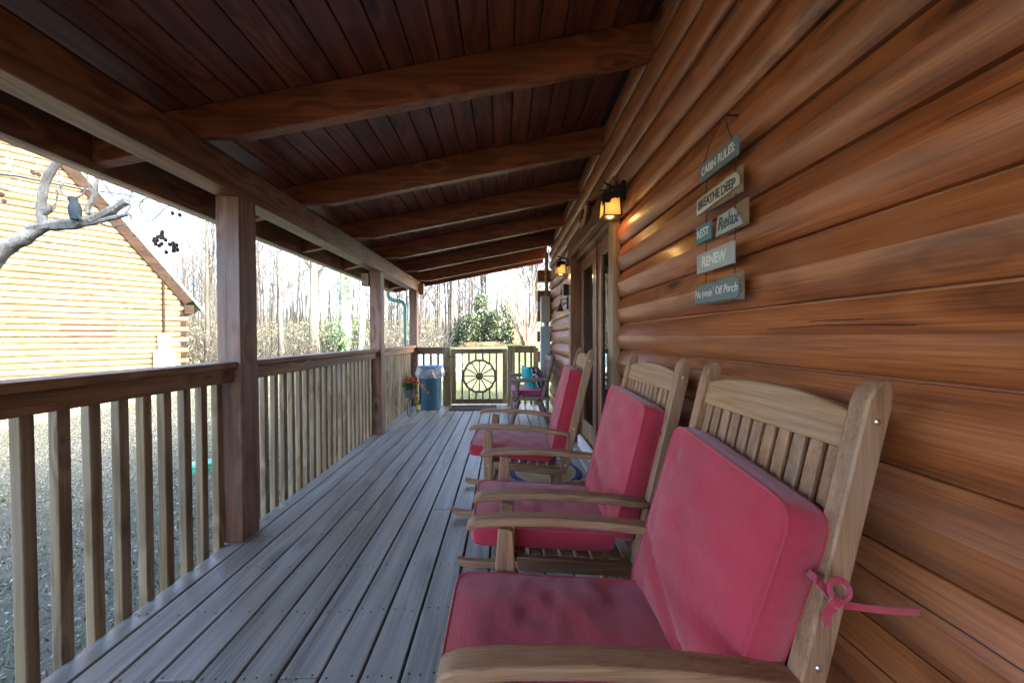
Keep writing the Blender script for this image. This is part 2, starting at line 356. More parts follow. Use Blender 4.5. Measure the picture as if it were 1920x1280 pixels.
def ambermat():
    m, nt, P, N, L = newmat('amber_lamp_glass')
    tc = N.new('ShaderNodeTexCoord'); sp = N.new('ShaderNodeVectorMath'); sp.operation = 'LENGTH'
    ad = N.new('ShaderNodeVectorMath'); ad.operation = 'ADD'; ad.inputs[1].default_value = (0,0,.025); L.new(tc.outputs['Object'], ad.inputs[0]); L.new(ad.outputs[0], sp.inputs[0])
    rp = ramp(N, ((.0, (1,.80,.36)), (.42, (1,.50,.10)), (1, (.75,.25,.03)))); L.new(mathn(N, L, 'MULTIPLY', sp.outputs['Value'], 11.0), rp.inputs[0])
    P.inputs['Base Color'].default_value = (.7,.38,.08,1); P.inputs['Roughness'].default_value = .3
    L.new(rp.outputs[0], P.inputs['Emission Color'])
    rs = ramp(N, ((.0, (1,1,1)), (.5, (.3,.3,.3)), (1, (.12,.12,.12)))); L.new(mathn(N, L, 'MULTIPLY', sp.outputs['Value'], 11.0), rs.inputs[0])
    L.new(mathn(N, L, 'MULTIPLY', rs.outputs[0], .28), P.inputs['Emission Strength']); return m
M['amber'] = ambermat()
def groundmat():
    m, nt, P, N, L = newmat('lawn_ground'); tc = N.new('ShaderNodeTexCoord'); v = tc.outputs['Object']
    a = noise(N, L, v, .35, 4, .6); b = noise(N, L, v, 9, 6, .75); c = noise(N, L, v, 70, 3, .7)
    rp = ramp(N, ((.34, (.045,.065,.035)), (.48, (.10,.108,.075)), (.6, (.15,.145,.12)), (.8, (.24,.23,.21))))
    L.new(mathn(N, L, 'ADD', mathn(N, L, 'MULTIPLY', a, .4), mathn(N, L, 'ADD', mathn(N, L, 'MULTIPLY', b, .35), mathn(N, L, 'MULTIPLY', c, .3))), rp.inputs[0])
    sp = N.new('ShaderNodeSeparateXYZ'); L.new(v, sp.inputs[0])
    lawn = ramp(N, ((.30, (.04,.06,.026)), (.5, (.075,.09,.045)), (.66, (.12,.12,.075)), (.85, (.17,.155,.11)))); L.new(mathn(N, L, 'ADD', mathn(N, L, 'MULTIPLY', a, .5), mathn(N, L, 'MULTIPLY', b, .5)), lawn.inputs[0])
    fy = mathn(N, L, 'MULTIPLY_ADD', mathn(N, L, 'ADD', sp.outputs[1], mathn(N, L, 'MULTIPLY', sp.outputs[0], .55)), .5, -3.0)
    col = mixc(N, L, mathn(N, L, 'MINIMUM', mathn(N, L, 'MAXIMUM', fy, 0.0), 1.0), rp.outputs[0], lawn.outputs[0])
    L.new(col, P.inputs['Base Color']); P.inputs['Roughness'].default_value = .95; P.inputs['Specular IOR Level'].default_value = .15
    bp = N.new('ShaderNodeBump'); bp.inputs['Strength'].default_value = .9; bp.inputs['Distance'].default_value = .03
    L.new(mathn(N, L, 'ADD', b, c), bp.inputs['Height']); L.new(bp.outputs[0], P.inputs['Normal']); return m
M['ground'] = groundmat()
def patternmat():
    m, nt, P, N, L = newmat('navy_patterned_fabric'); tc = N.new('ShaderNodeTexCoord')
    wv = N.new('ShaderNodeTexWave'); wv.wave_type = 'RINGS'; wv.inputs['Scale'].default_value = 14; wv.inputs['Distortion'].default_value = 6; wv.inputs['Detail'].default_value = 2
    L.new(tc.outputs['Object'], wv.inputs['Vector'])
    rp = ramp(N, ((.62, (.018,.026,.05)), (.78, (.45,.47,.5)))); L.new(wv.outputs[0], rp.inputs[0]); L.new(rp.outputs[0], P.inputs['Base Color']); P.inputs['Roughness'].default_value = .85; return m
M['navy'] = patternmat()
def rugmat():
    m, nt, P, N, L = newmat('round_rug_weave'); tc = N.new('ShaderNodeTexCoord')
    le = N.new('ShaderNodeVectorMath'); le.operation = 'LENGTH'; L.new(tc.outputs['Object'], le.inputs[0])
    n = noise(N, L, tc.outputs['Object'], 26, 4, .7); n2 = noise(N, L, tc.outputs['Object'], 5, 3, .6)
    rp = ramp(N, ((.0, (.30,.16,.07)), (.35, (.42,.30,.17)), (.66, (.34,.22,.12)), (.80, (.38,.30,.22)), (.83, (.03,.06,.16)), (1, (.02,.04,.12))))
    L.new(mathn(N, L, 'ADD', mathn(N, L, 'MULTIPLY', le.outputs['Value'], 3.0), mathn(N, L, 'MULTIPLY_ADD', n2, .1, -.05)), rp.inputs[0])
    col = mixc(N, L, mathn(N, L, 'MULTIPLY', n, .5), rp.outputs[0], (.55,.48,.4), 'MULTIPLY'); L.new(col, P.inputs['Base Color'])
    P.inputs['Roughness'].default_value = .95; return m
M['rug'] = rugmat()

# ================================================================== GROUND
def gz(x, y):
    s = min(max((y-6.6)/15.5, 0), 1); s = s*s*(3-2*s)*.55+s*.45
    z = -.45 + s*(1.22+.055*max(min(x, 6), -9))
    if y > 22: z += (y-22)*.055
    z += .05*math.sin(x*.35+1)*math.sin(y*.28)*min(1, max(0, (abs(x+.4)-2)/4))
    if x < -16: z += (-16-x)*.05*min(1, max(0, (y-4)/8))
    return z
xs = sorted(set([round(-70+i*5.0, 2) for i in range(11)]+[round(-20+i*.8, 2) for i in range(40)]+[round(12+i*4.0, 2) for i in range(16)]))
ys = sorted(set([round(-40+i*5.0, 2) for i in range(8)]+[round(-4+i*.8, 2) for i in range(42)]+[round(30+i*5.0, 2) for i in range(24)]))
g = MB(); g.v = [(x, y, gz(x, y)) for y in ys for x in xs]; nx = len(xs)
g.f = [(j*nx+i, j*nx+i+1, (j+1)*nx+i+1, (j+1)*nx+i) for j in range(len(ys)-1) for i in range(nx-1)]
ground = g.build('ground', M['ground'], smooth=True, org=(0,0,0)); tag(ground, 'lawn of thin winter grass and fallen leaves rising towards the wood', None, None, 'structure')

# ================================================================== CABIN
XW, YC, YB = .75, 5.72, -3.0          # face of the logs, far corner, rear end
H0, HC = .069, .1735
DY0, DY1, DZ1 = 2.27, 3.86, H0+HC*12
cabin = thing('log_cabin', 'varnished brown log cabin wall along the right of the porch', 'cabin', (XW, 0, 0))
PROF = [(0,1),(.014,.996),(.018,.965),(.030,.82),(.041,.68),(.0495,.575),(.052,.545),(.0508,.45),(.0475,.34),(.042,.24),(.034,.14),(.026,.075),(.020,.048),(.002,.040),(.002,0)]
def log_piece(y0, y1, z0, rnd):
    """one log of the front wall, in the cabin frame (x=0 is the outermost bulge)"""
    n = max(2, int((y1-y0)/.3)+1); m = MB(); P = [(.052-o, z0+t*HC) for o, t in PROF]+[(.10, z0), (.10, z0+HC)]
    npf = len(P); ph = rnd.random()*9
    for i in range(n+1):
        y = y0+(y1-y0)*i/n; wob = .0022*math.sin(y*2.1+ph)+.0012*math.sin(y*6.3+ph*2); wz = .0016*math.sin(y*1.3+ph*3)
        for q, (px, pz) in enumerate(P):
            edge = 1 if 2 < q < 12 else 0
            m.v.append((px+wob*edge, y, pz+wz*edge))
    for i in range(n):
        for q in range(npf):
            m.f.append((i*npf+q, i*npf+(q+1)%npf, (i+1)*npf+(q+1)%npf, (i+1)*npf+q))
    m.f.append(tuple(range(npf))); m.f.append(tuple(n*npf+q for q in reversed(range(npf))))
    return m
rnd = random.Random(3)
joints = {15: 1.2, 14: 2.35, 13: 1.75, 12: 1.35}
for k in range(16):
    z0 = H0+HC*k
    if z0 < DZ1-.01: segs = [(YB, DY0), (DY1, YC)]
    else:
        j = joints.get(k); segs = [(YB, j-.001), (j+.001, YC)] if j else [(YB, YC)]
    for a, b in segs: log_piece(a, b, z0, rnd).build('log', M['log'], cabin, smooth=True, sharp=15.5)
# thick wall behind the logs, sill, gable and roof of the house
t = MB().box(.101,.26, YB, DY0, .0, 2.9).build('wall_core', M['trim'], cabin)
t = MB().box(.101,.26, DY1, YC, .0, 2.9).build('wall_core', M['trim'], cabin)
t = MB().box(.101,.26, DY0, DY1, DZ1, 2.9).build('wall_core', M['trim'], cabin)
MB().box(.05,.26, YB, YC, -.6, .0685).build('sill_beam', M['trimy'], cabin)
MB().prism([(.26,-.6),(8.2,-.6),(8.2,2.9),(4.1,6.3),(.26,2.9)], YC-.2, YC-.02, 'y').build('gable_wall', M['log'], cabin)
MB().prism([(.26,-.6),(8.2,-.6),(8.2,2.9),(4.1,6.3),(.26,2.9)], -9.2, -9.0, 'y').build('gable_wall', M['log'], cabin)
MB().box(.101,.26,-9, YB, -.6, 2.9).build('wall_core', M['log'], cabin)
MB().box(8.0,8.2,-9, YC-.2, -.6, 2.9).build('rear_wall', M['log'], cabin)
MB().prism([(-.02,2.93),(4.1,6.4),(8.6,2.65),(8.6,2.83),(4.1,6.6),(-.02,3.1)], -9.4, YC+.35, 'y').build('house_roof', M['roof'], cabin)
# room seen through the door glass
rm = MB(); rm.box(1.9,1.95, 1.6,4.6, 0,2.4); rm.box(.262,1.9, 1.6,1.65, 0,2.4); rm.box(.262,1.9, 4.55,4.6, 0,2.4); rm.box(.262,1.9,1.65,4.55,-.05,0); rm.box(.262,1.9,1.65,4.55,2.4,2.45)
rm.build('room_lining', M['interior'], cabin)
# crossing log ends of the end wall, sticking out at the corner
for zt, hh in ((2.325, .19), (1.985, .18), (1.645, .18), (1.30,.18), (.96,.18)):
    MB().box(.56-XW, .30, YC+.02, YC+.20, zt-hh, zt).build('corner_log_end', M['rafter'], cabin, bevel=.006)
MB().box(.562-XW, .30, YC+.03, YC+.19, 1.645+.012, 1.985-.192).build('corner_log_end', M['greybox'], cabin, bevel=.004)

# ------------------------------------------------------------------ door
door = thing('glass_door', 'brown double glass door with wooden frame in the log wall', 'door', (XW, 3.06, 0))
def dbox(*a):  # world-ish y, cabin x
    x0,x1,y0,y1,z0,z1 = a; return MB().box(x0,x1,y0-3.06,y1-3.06,z0,z1)
dbox(-.022,.03, 2.285,2.385, .02,2.075).build('side_casing', M['jamb'], door, bevel=.003)
dbox(-.022,.03, 3.745,3.865, .02,2.075).build('side_casing', M['trim'], door, bevel=.003)
dbox(-.030,.03, 2.255,3.895, 2.078,2.262).build('head_casing', M['trimy'], door, bevel=.003)
dbox(.031,.20, 2.345,2.385, .02,2.075).build('jamb', M['jamb'], door, bevel=.002)
dbox(.031,.20, 3.745,3.80, .02,2.075).build('jamb', M['trim'], door, bevel=.002)
dbox(.031,.20, 2.387,3.743, 2.03,2.075).build('head_jamb', M['trimy'], door, bevel=.002)
dbox(-.03,.20, 2.387,3.743, .005,.05).build('threshold', M['greybox'], door, bevel=.004)
dbox(.03,.055, 2.9,3.6, .055,.17).build('vent_frame', M['white'], door, bevel=.003)
for i in range(6): MB().bar((.024,2.92-3.06,.067+i*.018),(.024,3.58-3.06,.067+i*.018),.014,.006,up=(.6,0,.8)).build('vent_louvre', M['white'], door)
for y0, y1, mt in ((2.388,3.045,'jamb'), (3.075,3.742,'trim')):
    lf = MB(); xs0, xs1 = .085, .125
    leaf = dbox(xs0,xs1, y0,y0+.10, .052,2.028).build('door_leaf', M[mt], door, bevel=.004)
    sub(dbox(xs0,xs1, y1-.10,y1, .052,2.028).build('door_stile', M['trim'], door, bevel=.004), leaf)
    sub(dbox(xs0,xs1, y0+.101,y1-.101, 1.90,2.028).build('door_rail', M['trimy'], door, bevel=.004), leaf)
    sub(dbox(xs0,xs1, y0+.101,y1-.101, .052,.33).build('kick_panel', M['jamb'], door, bevel=.004), leaf)
    sub(dbox(xs0-.004,xs0+.012, y0+.10,y0+.118, .335,1.895).build('glazing_bead', M['jamb'], door), leaf)
    sub(dbox(xs0-.004,xs0+.012, y1-.118,y1-.10, .335,1.895).build('glazing_bead', M['jamb'], door), leaf)
    sub(dbox(xs0+.015,xs0+.021, y0+.1015,y1-.1015, .331,1.899).build('glass_pane', M['glass'], door), leaf)
dbox(.07,.14, 3.046,3.074, .052,2.028).build('mullion', M['trim'], door, bevel=.004)
hd = MB(); hd.tube([(.03,2.40-3.06,1.88),(.03,2.40-3.06,1.68)],.006,6); hd.tube([(.03,2.40-3.06,1.87),(.02,2.43-3.06,1.85),(.02,2.44-3.06,1.74),(.03,2.40-3.06,1.71)],.007,6); hd.build('door_closer', M['steel'], door, smooth=True)

# ------------------------------------------------------------------ porch deck
XD0, XD1 = -1.628, .745
deck = thing('porch_deck', 'grey weathered plank floor of the porch', None, (0,0,0), kind='structure')
edges = [-1.092+.1442*k for k in range(-3, 14)]
cols = []; lo = XD0
for e in edges:
    if e < XD0+.03: continue
    if e > XD1-.02: break
    cols.append((lo, e-.0055)); lo = e+.0055
cols.append((lo, XD1))
JO = [1.21+.2945*k for k in range(-9, 17)]
rnd = random.Random(11); nails = MB()
for i, (a, b) in enumerate(cols):
    cuts = sorted(rnd.sample([JO[q] for q in (9, 13, 16, 20, 23)], 1)); 
    if i == 6: cuts = [JO[9]]
    if i == 2: cuts = [JO[15]]
    ends = [-1.5]+cuts+[6.16]
    for y0, y1 in zip(ends[:-1], ends[1:]):
        MB().box(a, b, y0+.0012, y1-.0012, -.030+rnd.uniform(-.0008,.0004), rnd.uniform(-.0012,.0008)).build('deck_board', M['deck'], deck, bevel=.004)
    for y in JO:
        if -.2 < y < 6:
            for xx in (a+.025, b-.025, (a+b)/2):
                if xx == (a+b)/2 and rnd.random() < .6: continue
                cx, cyy = xx+rnd.uniform(-.006,.006), y+rnd.uniform(-.012,.012); o = len(nails.v)
                nails.v += [(cx+.0042*math.cos(q), cyy+.0048*math.sin(q), .0024) for q in [k*math.pi/3 for k in range(6)]]; nails.f.append(tuple(range(o,o+6)))
tag(nails.build('nail_heads', M['black'], deck), kind='stuff')
for y in JO: MB().box(XD0+.02, XD1, y-.019, y+.019, -.22, -.034).build('joist', M['railx'], deck)
MB().box(XD0-.002, XD0+.018, -1.5, 6.16, -.25, -.033).build('rim_joist', M['railw'], deck)
MB().box(XD0, XD1, 6.162, 6.20, -.25, -.004).build('rim_joist', M['railx'], deck)

# ------------------------------------------------------------------ posts and beam
PX0, PX1 = -1.670, -1.534
PY = (2.022, 4.271, 6.032); BZ = 2.024
pl = ('square timber porch post nearest the camera, with a large knot', 'middle square timber porch post of the left railing', 'square timber porch post at the corner by the trash can')
for y, lb in zip(PY, pl):
    p = thing('porch_post', lb, 'post', (-1.602, y+.068, 0), group='porch posts along the railing')
    MB().box(-.068,.068,-.068,.068, .0015, BZ-.001).build('post_shaft', M['post'], p, bevel=.006)
beam = thing('porch_beam', 'long heavy timber beam carried on the porch posts', 'beam', (-1.602, 2, BZ))
MB().box(-.068,.068,-3.5,PY[1]+.12-2, 0,.1905).build('beam_timber', M['beam'], beam, bevel=.006)
MB().box(-.066,.066,PY[1]+.121-2,6.30-2, 0,.1905).build('beam_timber', M['beam'], beam, bevel=.006)
blk = thing('timber_block', 'short light timber block on the outer side of the middle post', 'block', (-1.715, 4.30, 1.9))
MB().box(-.045,.0445,-.05,.05,-.06,.09).build('block_body', M['bal'], blk, bevel=.006)
blk = thing('timber_block', 'short timber block under the far end of the beam', 'block', (-1.49, 6.22, 1.97))
MB().box(-.043,.04,-.05,.05,0,.2).build('block_body', M['bal'], blk, bevel=.006)

# ------------------------------------------------------------------ porch roof
SL, RA = .2012, 2.4812
roof = thing('porch_roof', 'sloping porch roof of dark boards on brown rafters', 'roof', (0, 2, 2.2))
def rz(x): return RA+SL*x
for i in range(-2, 6):
    y = 1.757+.8812*i
    poly = [(-2.05, rz(-2.05)), (-1.70, rz(-1.70)), (-1.69, rz(-1.3146)+.0015), (-1.3146, rz(-1.3146)+.0015), (.775, rz(.775)), (.775, rz(.775)+.188), (-2.05, rz(-2.05)+.188)]
    if i == -2: pass
    m = MB().prism([(px, pz-2.2) for px, pz in poly], y-2, y+.058-2, 'y')
    m.build('rafter', M['rafter'], roof, bevel=.004)
ZC = .1905                      # ceiling above the rafter undersides
seams = [-.701+.1258*k for k in range(-11, 12)]
seams = [-2.06]+[s for s in seams if -2.0 < s < .70]+[.74]
rnd = random.Random(5)
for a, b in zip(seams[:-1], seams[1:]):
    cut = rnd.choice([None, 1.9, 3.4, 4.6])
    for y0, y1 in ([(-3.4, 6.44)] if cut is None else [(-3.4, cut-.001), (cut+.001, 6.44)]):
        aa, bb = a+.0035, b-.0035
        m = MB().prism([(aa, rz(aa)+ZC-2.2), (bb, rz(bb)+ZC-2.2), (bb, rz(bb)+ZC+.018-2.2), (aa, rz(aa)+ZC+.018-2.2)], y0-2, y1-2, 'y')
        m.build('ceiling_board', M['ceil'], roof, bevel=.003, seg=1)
MB().prism([(-2.10, rz(-2.10)+ZC+.020-2.2), (.80, rz(.80)+ZC+.020-2.2), (.80, rz(.80)+ZC+.055-2.2), (-2.10, rz(-2.10)+ZC+.055-2.2)], -5.6, 4.52, 'y').build('roof_sheet', M['roof'], roof)
MB().box(-2.095,-2.055,-5.4,4.475, rz(-2.05)-2.225, rz(-2.05)+ZC-2.2).build('fascia_board', M['beam'], roof, bevel=.003)
bz = -2.2
MB().prism([(-2.05, rz(-2.05)+bz-.03), (.74, rz(.74)+bz-.03), (.74, rz(.74)+ZC+bz), (-2.05, rz(-2.05)+ZC+bz)], 4.441, 4.475, 'y').build('barge_board', M['rafter'], roof, bevel=.003)
zt = rz(-2.05)-2.2
gm = MB()
gp = [(-2.097, zt-.02), (-2.16, zt-.02), (-2.185, zt+.01), (-2.20, zt+.075), (-2.205, zt+.105), (-2.195, zt+.105), (-2.188, zt+.07), (-2.172, zt+.018), (-2.155, zt-.012), (-2.097, zt-.012)]
gm.prism(gp, -5.4, 4.5, 'y'); gm.build('gutter', M['gutter'], roof)
MB().prism([(-2.21, zt+.106), (-2.055, zt+.12), (-2.055, zt+.225), (-2.21, zt+.20)], -5.4, 4.49, 'y').build('drip_edge', M['roof'], roof)
# downspout
ds = thing('downspout', 'green metal downspout bending in to the far corner post', 'downspout', (-1.80, 6.27, 0))
MB().tube([(-.33,.06,2.035),(-.33,.06,1.97),(-.31,.055,1.92),(-.25,.05,1.885),(-.11,.0,1.86),(-.04,-.02,1.835),(-.005,-.02,1.78),(0,-.02,1.70),(0,-.02,-.40)], .033, 10).build('pipe', M['green'], ds, smooth=True)
MB().box(-.045,.045,-.03,.02,1.10,1.125).build('strap', M['green'], ds)

# ------------------------------------------------------------------ left railing
def side_rail(y0, y1, label, bal_from=None, over0=.0):
    t = thing('porch_railing', label, 'railing', (-1.62, (y0+y1)/2, 0), group='side railing sections'); yc = (y0+y1)/2
    q = lambda x: x+1.62
    MB().box(q(-1.690), q(-1.548), y0-yc, y1-yc+over0, 1.026, 1.062).build('cap_rail', M['railw'], t, bevel=.006)
    MB().box(q(-1.614), q(-1.576), y0-yc, y1-yc, .945, 1.0255).build('top_rail', M['railw'], t, bevel=.004)
    n = int((y1-y0-.03)/.0982); st = (y1-y0-n*.0982)/2
    bmsh = None; rn = random.Random(int(y0*10))
    for i in range(n+1):
        yy = y0+st+i*.0982
        b = MB().box(-.019,.019,-.019,.019,-.62,.62).build('baluster', M['bal'], t, bevel=.004) if bmsh is None else None
        if b is None:
            b = proto.copy(); C.objects.link(b); b.parent = t
        else: proto = b; bmsh = b
        b.location = (q(-1.650)+rn.uniform(-.002,.002), yy-yc+rn.uniform(-.003,.003), .405); b.rotation_euler = (rn.uniform(-.004,.004), rn.uniform(-.003,.003), rn.uniform(-.05,.05))
    return t
side_rail(-.50, PY[0]-.002, 'porch railing section nearest the camera, left of the first post', over0=.0)
side_rail(PY[0]+.138, PY[1]-.002, 'porch railing section between the first and the middle post')
side_rail(PY[1]+.138, PY[2]-.002, 'porch railing section between the middle post and the corner post behind the flowers')

# ------------------------------------------------------------------ end railing and gate
GY = 6.04
def end_rail(x0, x1, ztop, px, label, nb):
    t = thing('end_railing', label, 'railing', ((x0+x1)/2, GY, 0)); c = (x0+x1)/2
    MB().box(x0-c, x1-c, -.02,.10, ztop-.035, ztop).build('cap_rail', M['railx'], t, bevel=.005)
    MB().box(x0-c, x1-c, .005,.04, ztop-.125, ztop-.036).build('top_rail', M['railx'], t, bevel=.004)
    for i in range(nb):
        x = x0+(x1-x0)*(i+.75)/(nb+.5)
        MB().box(x-c-.019, x-c+.019, .0415,.079,.004, ztop-.0355).build('baluster', M['bal'], t, bevel=.004)
    MB().box(px[0]-c, px[1]-c, -.02,.12,.0015, ztop-.04 if px[1]-px[0] < .12 else ztop+.004).build('rail_post', M['bal'], t, bevel=.006)
    return t
tl = end_rail(-1.532, -1.085, 1.03, (-1.083,-.950), 'short end railing left of the gate, behind the blue trash can', 3)
tr = end_rail(.185, .555, 1.05, (.052,.183), 'short end railing right of the gate, behind the rustic chair', 3)
MB().box(.515-.37, .60-.37, -.021,.07,.0015,1.012).build('rail_post', M['bal'], tr, bevel=.005)
gate = thing('porch_gate', 'wooden porch gate with a wagon wheel in the middle', 'gate', (-.447, GY, 0))
G0, G1 = -.942+.447, .048+.447
MB().box(G0, G0+.083, .0,.04,.03,.998).build('stile', M['bal'], gate, bevel=.004)
MB().box(G1-.083, G1, .0,.04,.03,.998).build('stile', M['bal'], gate, bevel=.004)
MB().box(G0+.0835, G1-.0835, .002,.038,.915,.997).build('gate_rail', M['railx'], gate, bevel=.004)
MB().box(G0+.0835, G1-.0835, .002,.038,.03,.112).build('gate_rail', M['railx'], gate, bevel=.004)
WZ, WR = .515, .295
for i in range(6):
    x = G0+.083+(G1-G0-.166)*(i+.9)/6.8; dx = abs(x)
    hh = math.sqrt(max(0, (WR-.01)**2-dx*dx)) if dx < WR-.02 else 0
    if hh > 0.02:
        MB().box(x-.015,x+.015,.006,.034,WZ+hh,.9145).build('gate_baluster', M['bal'], gate, bevel=.003)
        MB().box(x-.015,x+.015,.006,.034,.1125,WZ-hh).build('gate_baluster', M['bal'], gate, bevel=.003)
    else: MB().box(x-.015,x+.015,.006,.034,.1125,.9145).build('gate_baluster', M['bal'], gate, bevel=.003)
for k in range(12):
    a0, a1 = [math.pi/12+math.pi/6*(k+q) for q in (0, 1)]
    ro, ri = WR/math.cos(math.pi/12), (WR-.036)/math.cos(math.pi/12)
    g0 = .004
    poly = [(ri*math.cos(a0+g0), WZ+ri*math.sin(a0+g0)), (ro*math.cos(a0+g0), WZ+ro*math.sin(a0+g0)), (ro*math.cos(a1-g0), WZ+ro*math.sin(a1-g0)), (ri*math.cos(a1-g0), WZ+ri*math.sin(a1-g0))]
    MB().prism(poly, -.002,.042,'y').build('wheel_rim_segment', M['railx'], gate, bevel=.003)
    a = math.pi/6*k
    MB().bar((.058*math.cos(a),.02,WZ+.058*math.sin(a)),((WR-.034)*math.cos(a),.02,WZ+(WR-.034)*math.sin(a)),.020,.020,up=(0,1,0)).build('spoke', M['railx'], gate, bevel=.003)
poly = [(.064*math.cos(math.pi/6*k+math.pi/12), WZ+.064*math.sin(math.pi/6*k+math.pi/12)) for k in range(12)]
MB().prism(poly, -.004,.044,'y').build('wheel_hub', M['railx'], gate, bevel=.004)
for zz in (.14,.90):
    h = MB().box(G1-.035,G1+.035,-.006,-.0005,zz-.03,zz+.03).build('hinge', M['brass'], gate, bevel=.002)
lt = MB(); lt.ball((G0-.02,-.025,.86),.016,8,6); lt.tube([(G0-.02,-.02,.86),(G0+.05,-.015,.865)],.006,6); lt.build('latch', M['black'], gate, smooth=True)
dm = thing('door_mat', 'dark brown mat on the deck in front of the gate', 'mat', (-.53, 5.84, .002))
MB().box(-.385,.39,-.25,.165,0,.012).build('mat_pile', M['mat'], dm, bevel=.004)

# ================================================================== pixel -> point (direction only; the plane gives the distance)
def ray(x, y): return _F+_R2*((x-960)/F_PX)-_U2*((y-640)/F_PX)
def atY(x, y, Y): d = ray(x, y); return Vector((0,0,CAM_H))+d*(Y/d.y)
def atX(x, y, X): d = ray(x, y); return Vector((0,0,CAM_H))+d*(X/d.x)
def ribbon(m, pts, wd, nrm, th=.003):
    pts = [Vector(p) for p in pts]; nrm = Vector(nrm).normalized(); o = len(m.v); N = len(pts)
    for i, p in enumerate(pts):
        d = (pts[min(i+1,N-1)]-pts[max(i-1,0)]).normalized(); s = d.cross(nrm).normalized()*wd/2; t = nrm*th/2
        m.v += [tuple(p-s-t), tuple(p+s-t), tuple(p+s+t), tuple(p-s+t)]
    for i in range(N-1):
        for k in range(4): m.f.append((o+i*4+k, o+i*4+(k+1)%4, o+(i+1)*4+(k+1)%4, o+(i+1)*4+k))
    m.f.append((o,o+3,o+2,o+1)); e = o+(N-1)*4; m.f.append((e,e+1,e+2,e+3)); return m
def spline(pts, n=6):
    pts = [Vector(p) for p in pts]; out = []
    P = [pts[0]*2-pts[1]]+pts+[pts[-1]*2-pts[-2]]
    for i in range(1, len(P)-2):
        for k in range(n):
            t = k/n; a, b, c, d = P[i-1], P[i], P[i+1], P[i+2]
            out.append(.5*((2*b)+(c-a)*t+(2*a-5*b+4*c-d)*t*t+(3*b-a-3*c+d)*t**3))
    out.append(pts[-1]); return out

# ================================================================== rocking chairs
LEAN = .235
def bx(z): return .385-LEAN*(1.115-z)               # centre line of the back posts, chair frame
def make_chair(label):
    t = thing('rocking_chair', label, 'rocking chair', group='wooden rocking chairs along the log wall')
    for s in (-1, 1):
        y = s*.245; rock = [(-.545,.026),(-.50,.015),(-.40,.006),(-.2,.001),(.0,.0),(.2,.003),(.36,.012),(.47,.030)]
        rp = [(x, z+.036) for x, z in reversed(rock)]
        poly = rock+rp
        MB().prism(poly, y-.016, y+.016, 'y').build('rocker', M['chair'], t, bevel=.005)
        # back post with a rounded head
        q = [(bx(.30)-.024,.30),(bx(1.08)-.024,1.08),(bx(1.10)-.018,1.104),(bx(1.118)-.006,1.118),(bx(1.118)+.008,1.118),(bx(1.104)+.02,1.102),(bx(1.07)+.024,1.07),(bx(.30)+.024,.30)]
        p = MB().prism(q, y-.0175, y+.0175, 'y').build('back_post', M['chairz'], t, bevel=.004)
        for zz in (1.045,.36,.60):
            cxx = bx(zz); bo = MB().lathe([(0,.003),(.004,.0028),(.006,.001),(.006,0)], 10)
            bo.xform(Matrix.Translation((cxx, y+s*.0178, zz)) @ Matrix.Rotation(-s*math.pi/2, 4, 'X')); sub(bo.build('bolt', M['steel'], t, smooth=True), p)
        MB().prism([(-.325,.036),(-.275,.034),(-.272,.30),(-.268,.45),(-.274,.575),(-.322,.585),(-.333,.45),(-.327,.30)], y-.015, y+.015, 'y').build('front_leg', M['chairz'], t, bevel=.005)
        MB().prism([(.115,.036),(.165,.037),(.20,.352),(.15,.352)], y-.0145+s*-.033, y+.0145+s*-.033, 'y').build('rear_leg', M['chairz'], t, bevel=.004)
        MB().prism([(-.262,.325),(.19,.285),(.19,.335),(0,.352),(-.262,.378)], y-.013, y+.013, 'y').build('seat_rail', M['chair'], t, bevel=.004)
        bo = MB().lathe([(0,.003),(.004,.0028),(.006,.001),(.006,0)], 10); bo.xform(Matrix.Translation((-.3, y+s*.0153, .35)) @ Matrix.Rotation(-s*math.pi/2, 4, 'X')); bo.build('bolt', M['steel'], t, smooth=True)
        # arm: bowed plank with a rounded nose
        ys0, ys1 = y-.025, y+.025
        top = [(-.425,.592),(-.415,.607),(-.39,.617),(-.30,.622),(-.15,.619),(.0,.607),(.12,.592),(.235,.575)]
        bot = [(x, z-.027) for x, z in top[2:]]
        MB().prism(top+list(reversed(bot))+[(-.420,.583)], ys0, ys1, 'y').build('armrest', M['chair'], t, bevel=.005, seg=2)
    # head rail with a bowed top edge
    n = 12; poly = []
    for i in range(n+1):
        yy = -.2265+.453*i/n; poly.append((yy, 1.056+.026*(1-(yy/.2265)**2)))
    poly += [(.2265,.985),(-.2265,.985)]
    m = MB().prism(poly, -.012, .012, 'x'); m.v = [(x+bx(z), y, z) for x, y, z in m.v]; m.build('head_rail', M['chairy'], t, bevel=.004)
    m = MB().box(-.012,.012,-.2265,.2265,.345,.40); m.v = [(x+bx(z), y, z) for x, y, z in m.v]; m.build('lower_back_rail', M['chairy'], t, bevel=.003)
    sl = None
    for i in range(11):
        yy = -.2265+.453*(i+.5)/11
        if sl is None:
            m = MB().box(-.006,.006,-.0145,.0145,-.2925,.2925); m.v = [(x+LEAN*z, y, z) for x, y, z in m.v]
            sl = m.build('back_slat', M['chairz'], t, bevel=.003, org=(0,0,0)); o = sl
        else: o = sl.copy(); C.objects.link(o); o.parent = t
        o.location = (bx(.6925)+.0, yy, .6925)
    for i in range(7):
        x = -.25+.062*i; z = .372-(x+.262)*.085
        MB().box(x-.024,x+.024,-.2315,.2315,z-.012,z+.004).build('seat_slat', M['chairy'], t, bevel=.003)
    MB().box(-.325,-.30,-.2295,.2295,.315,.375).build('front_rail', M['chairy'], t, bevel=.004)
    MB().box(.12,.145,-.197,.197,.12,.16).build('stretcher', M['chairy'], t, bevel=.004)
    MB().box(-.31,-.29,-.2295,.2295,.10,.14).build('stretcher', M['chairy'], t, bevel=.004)
    return t
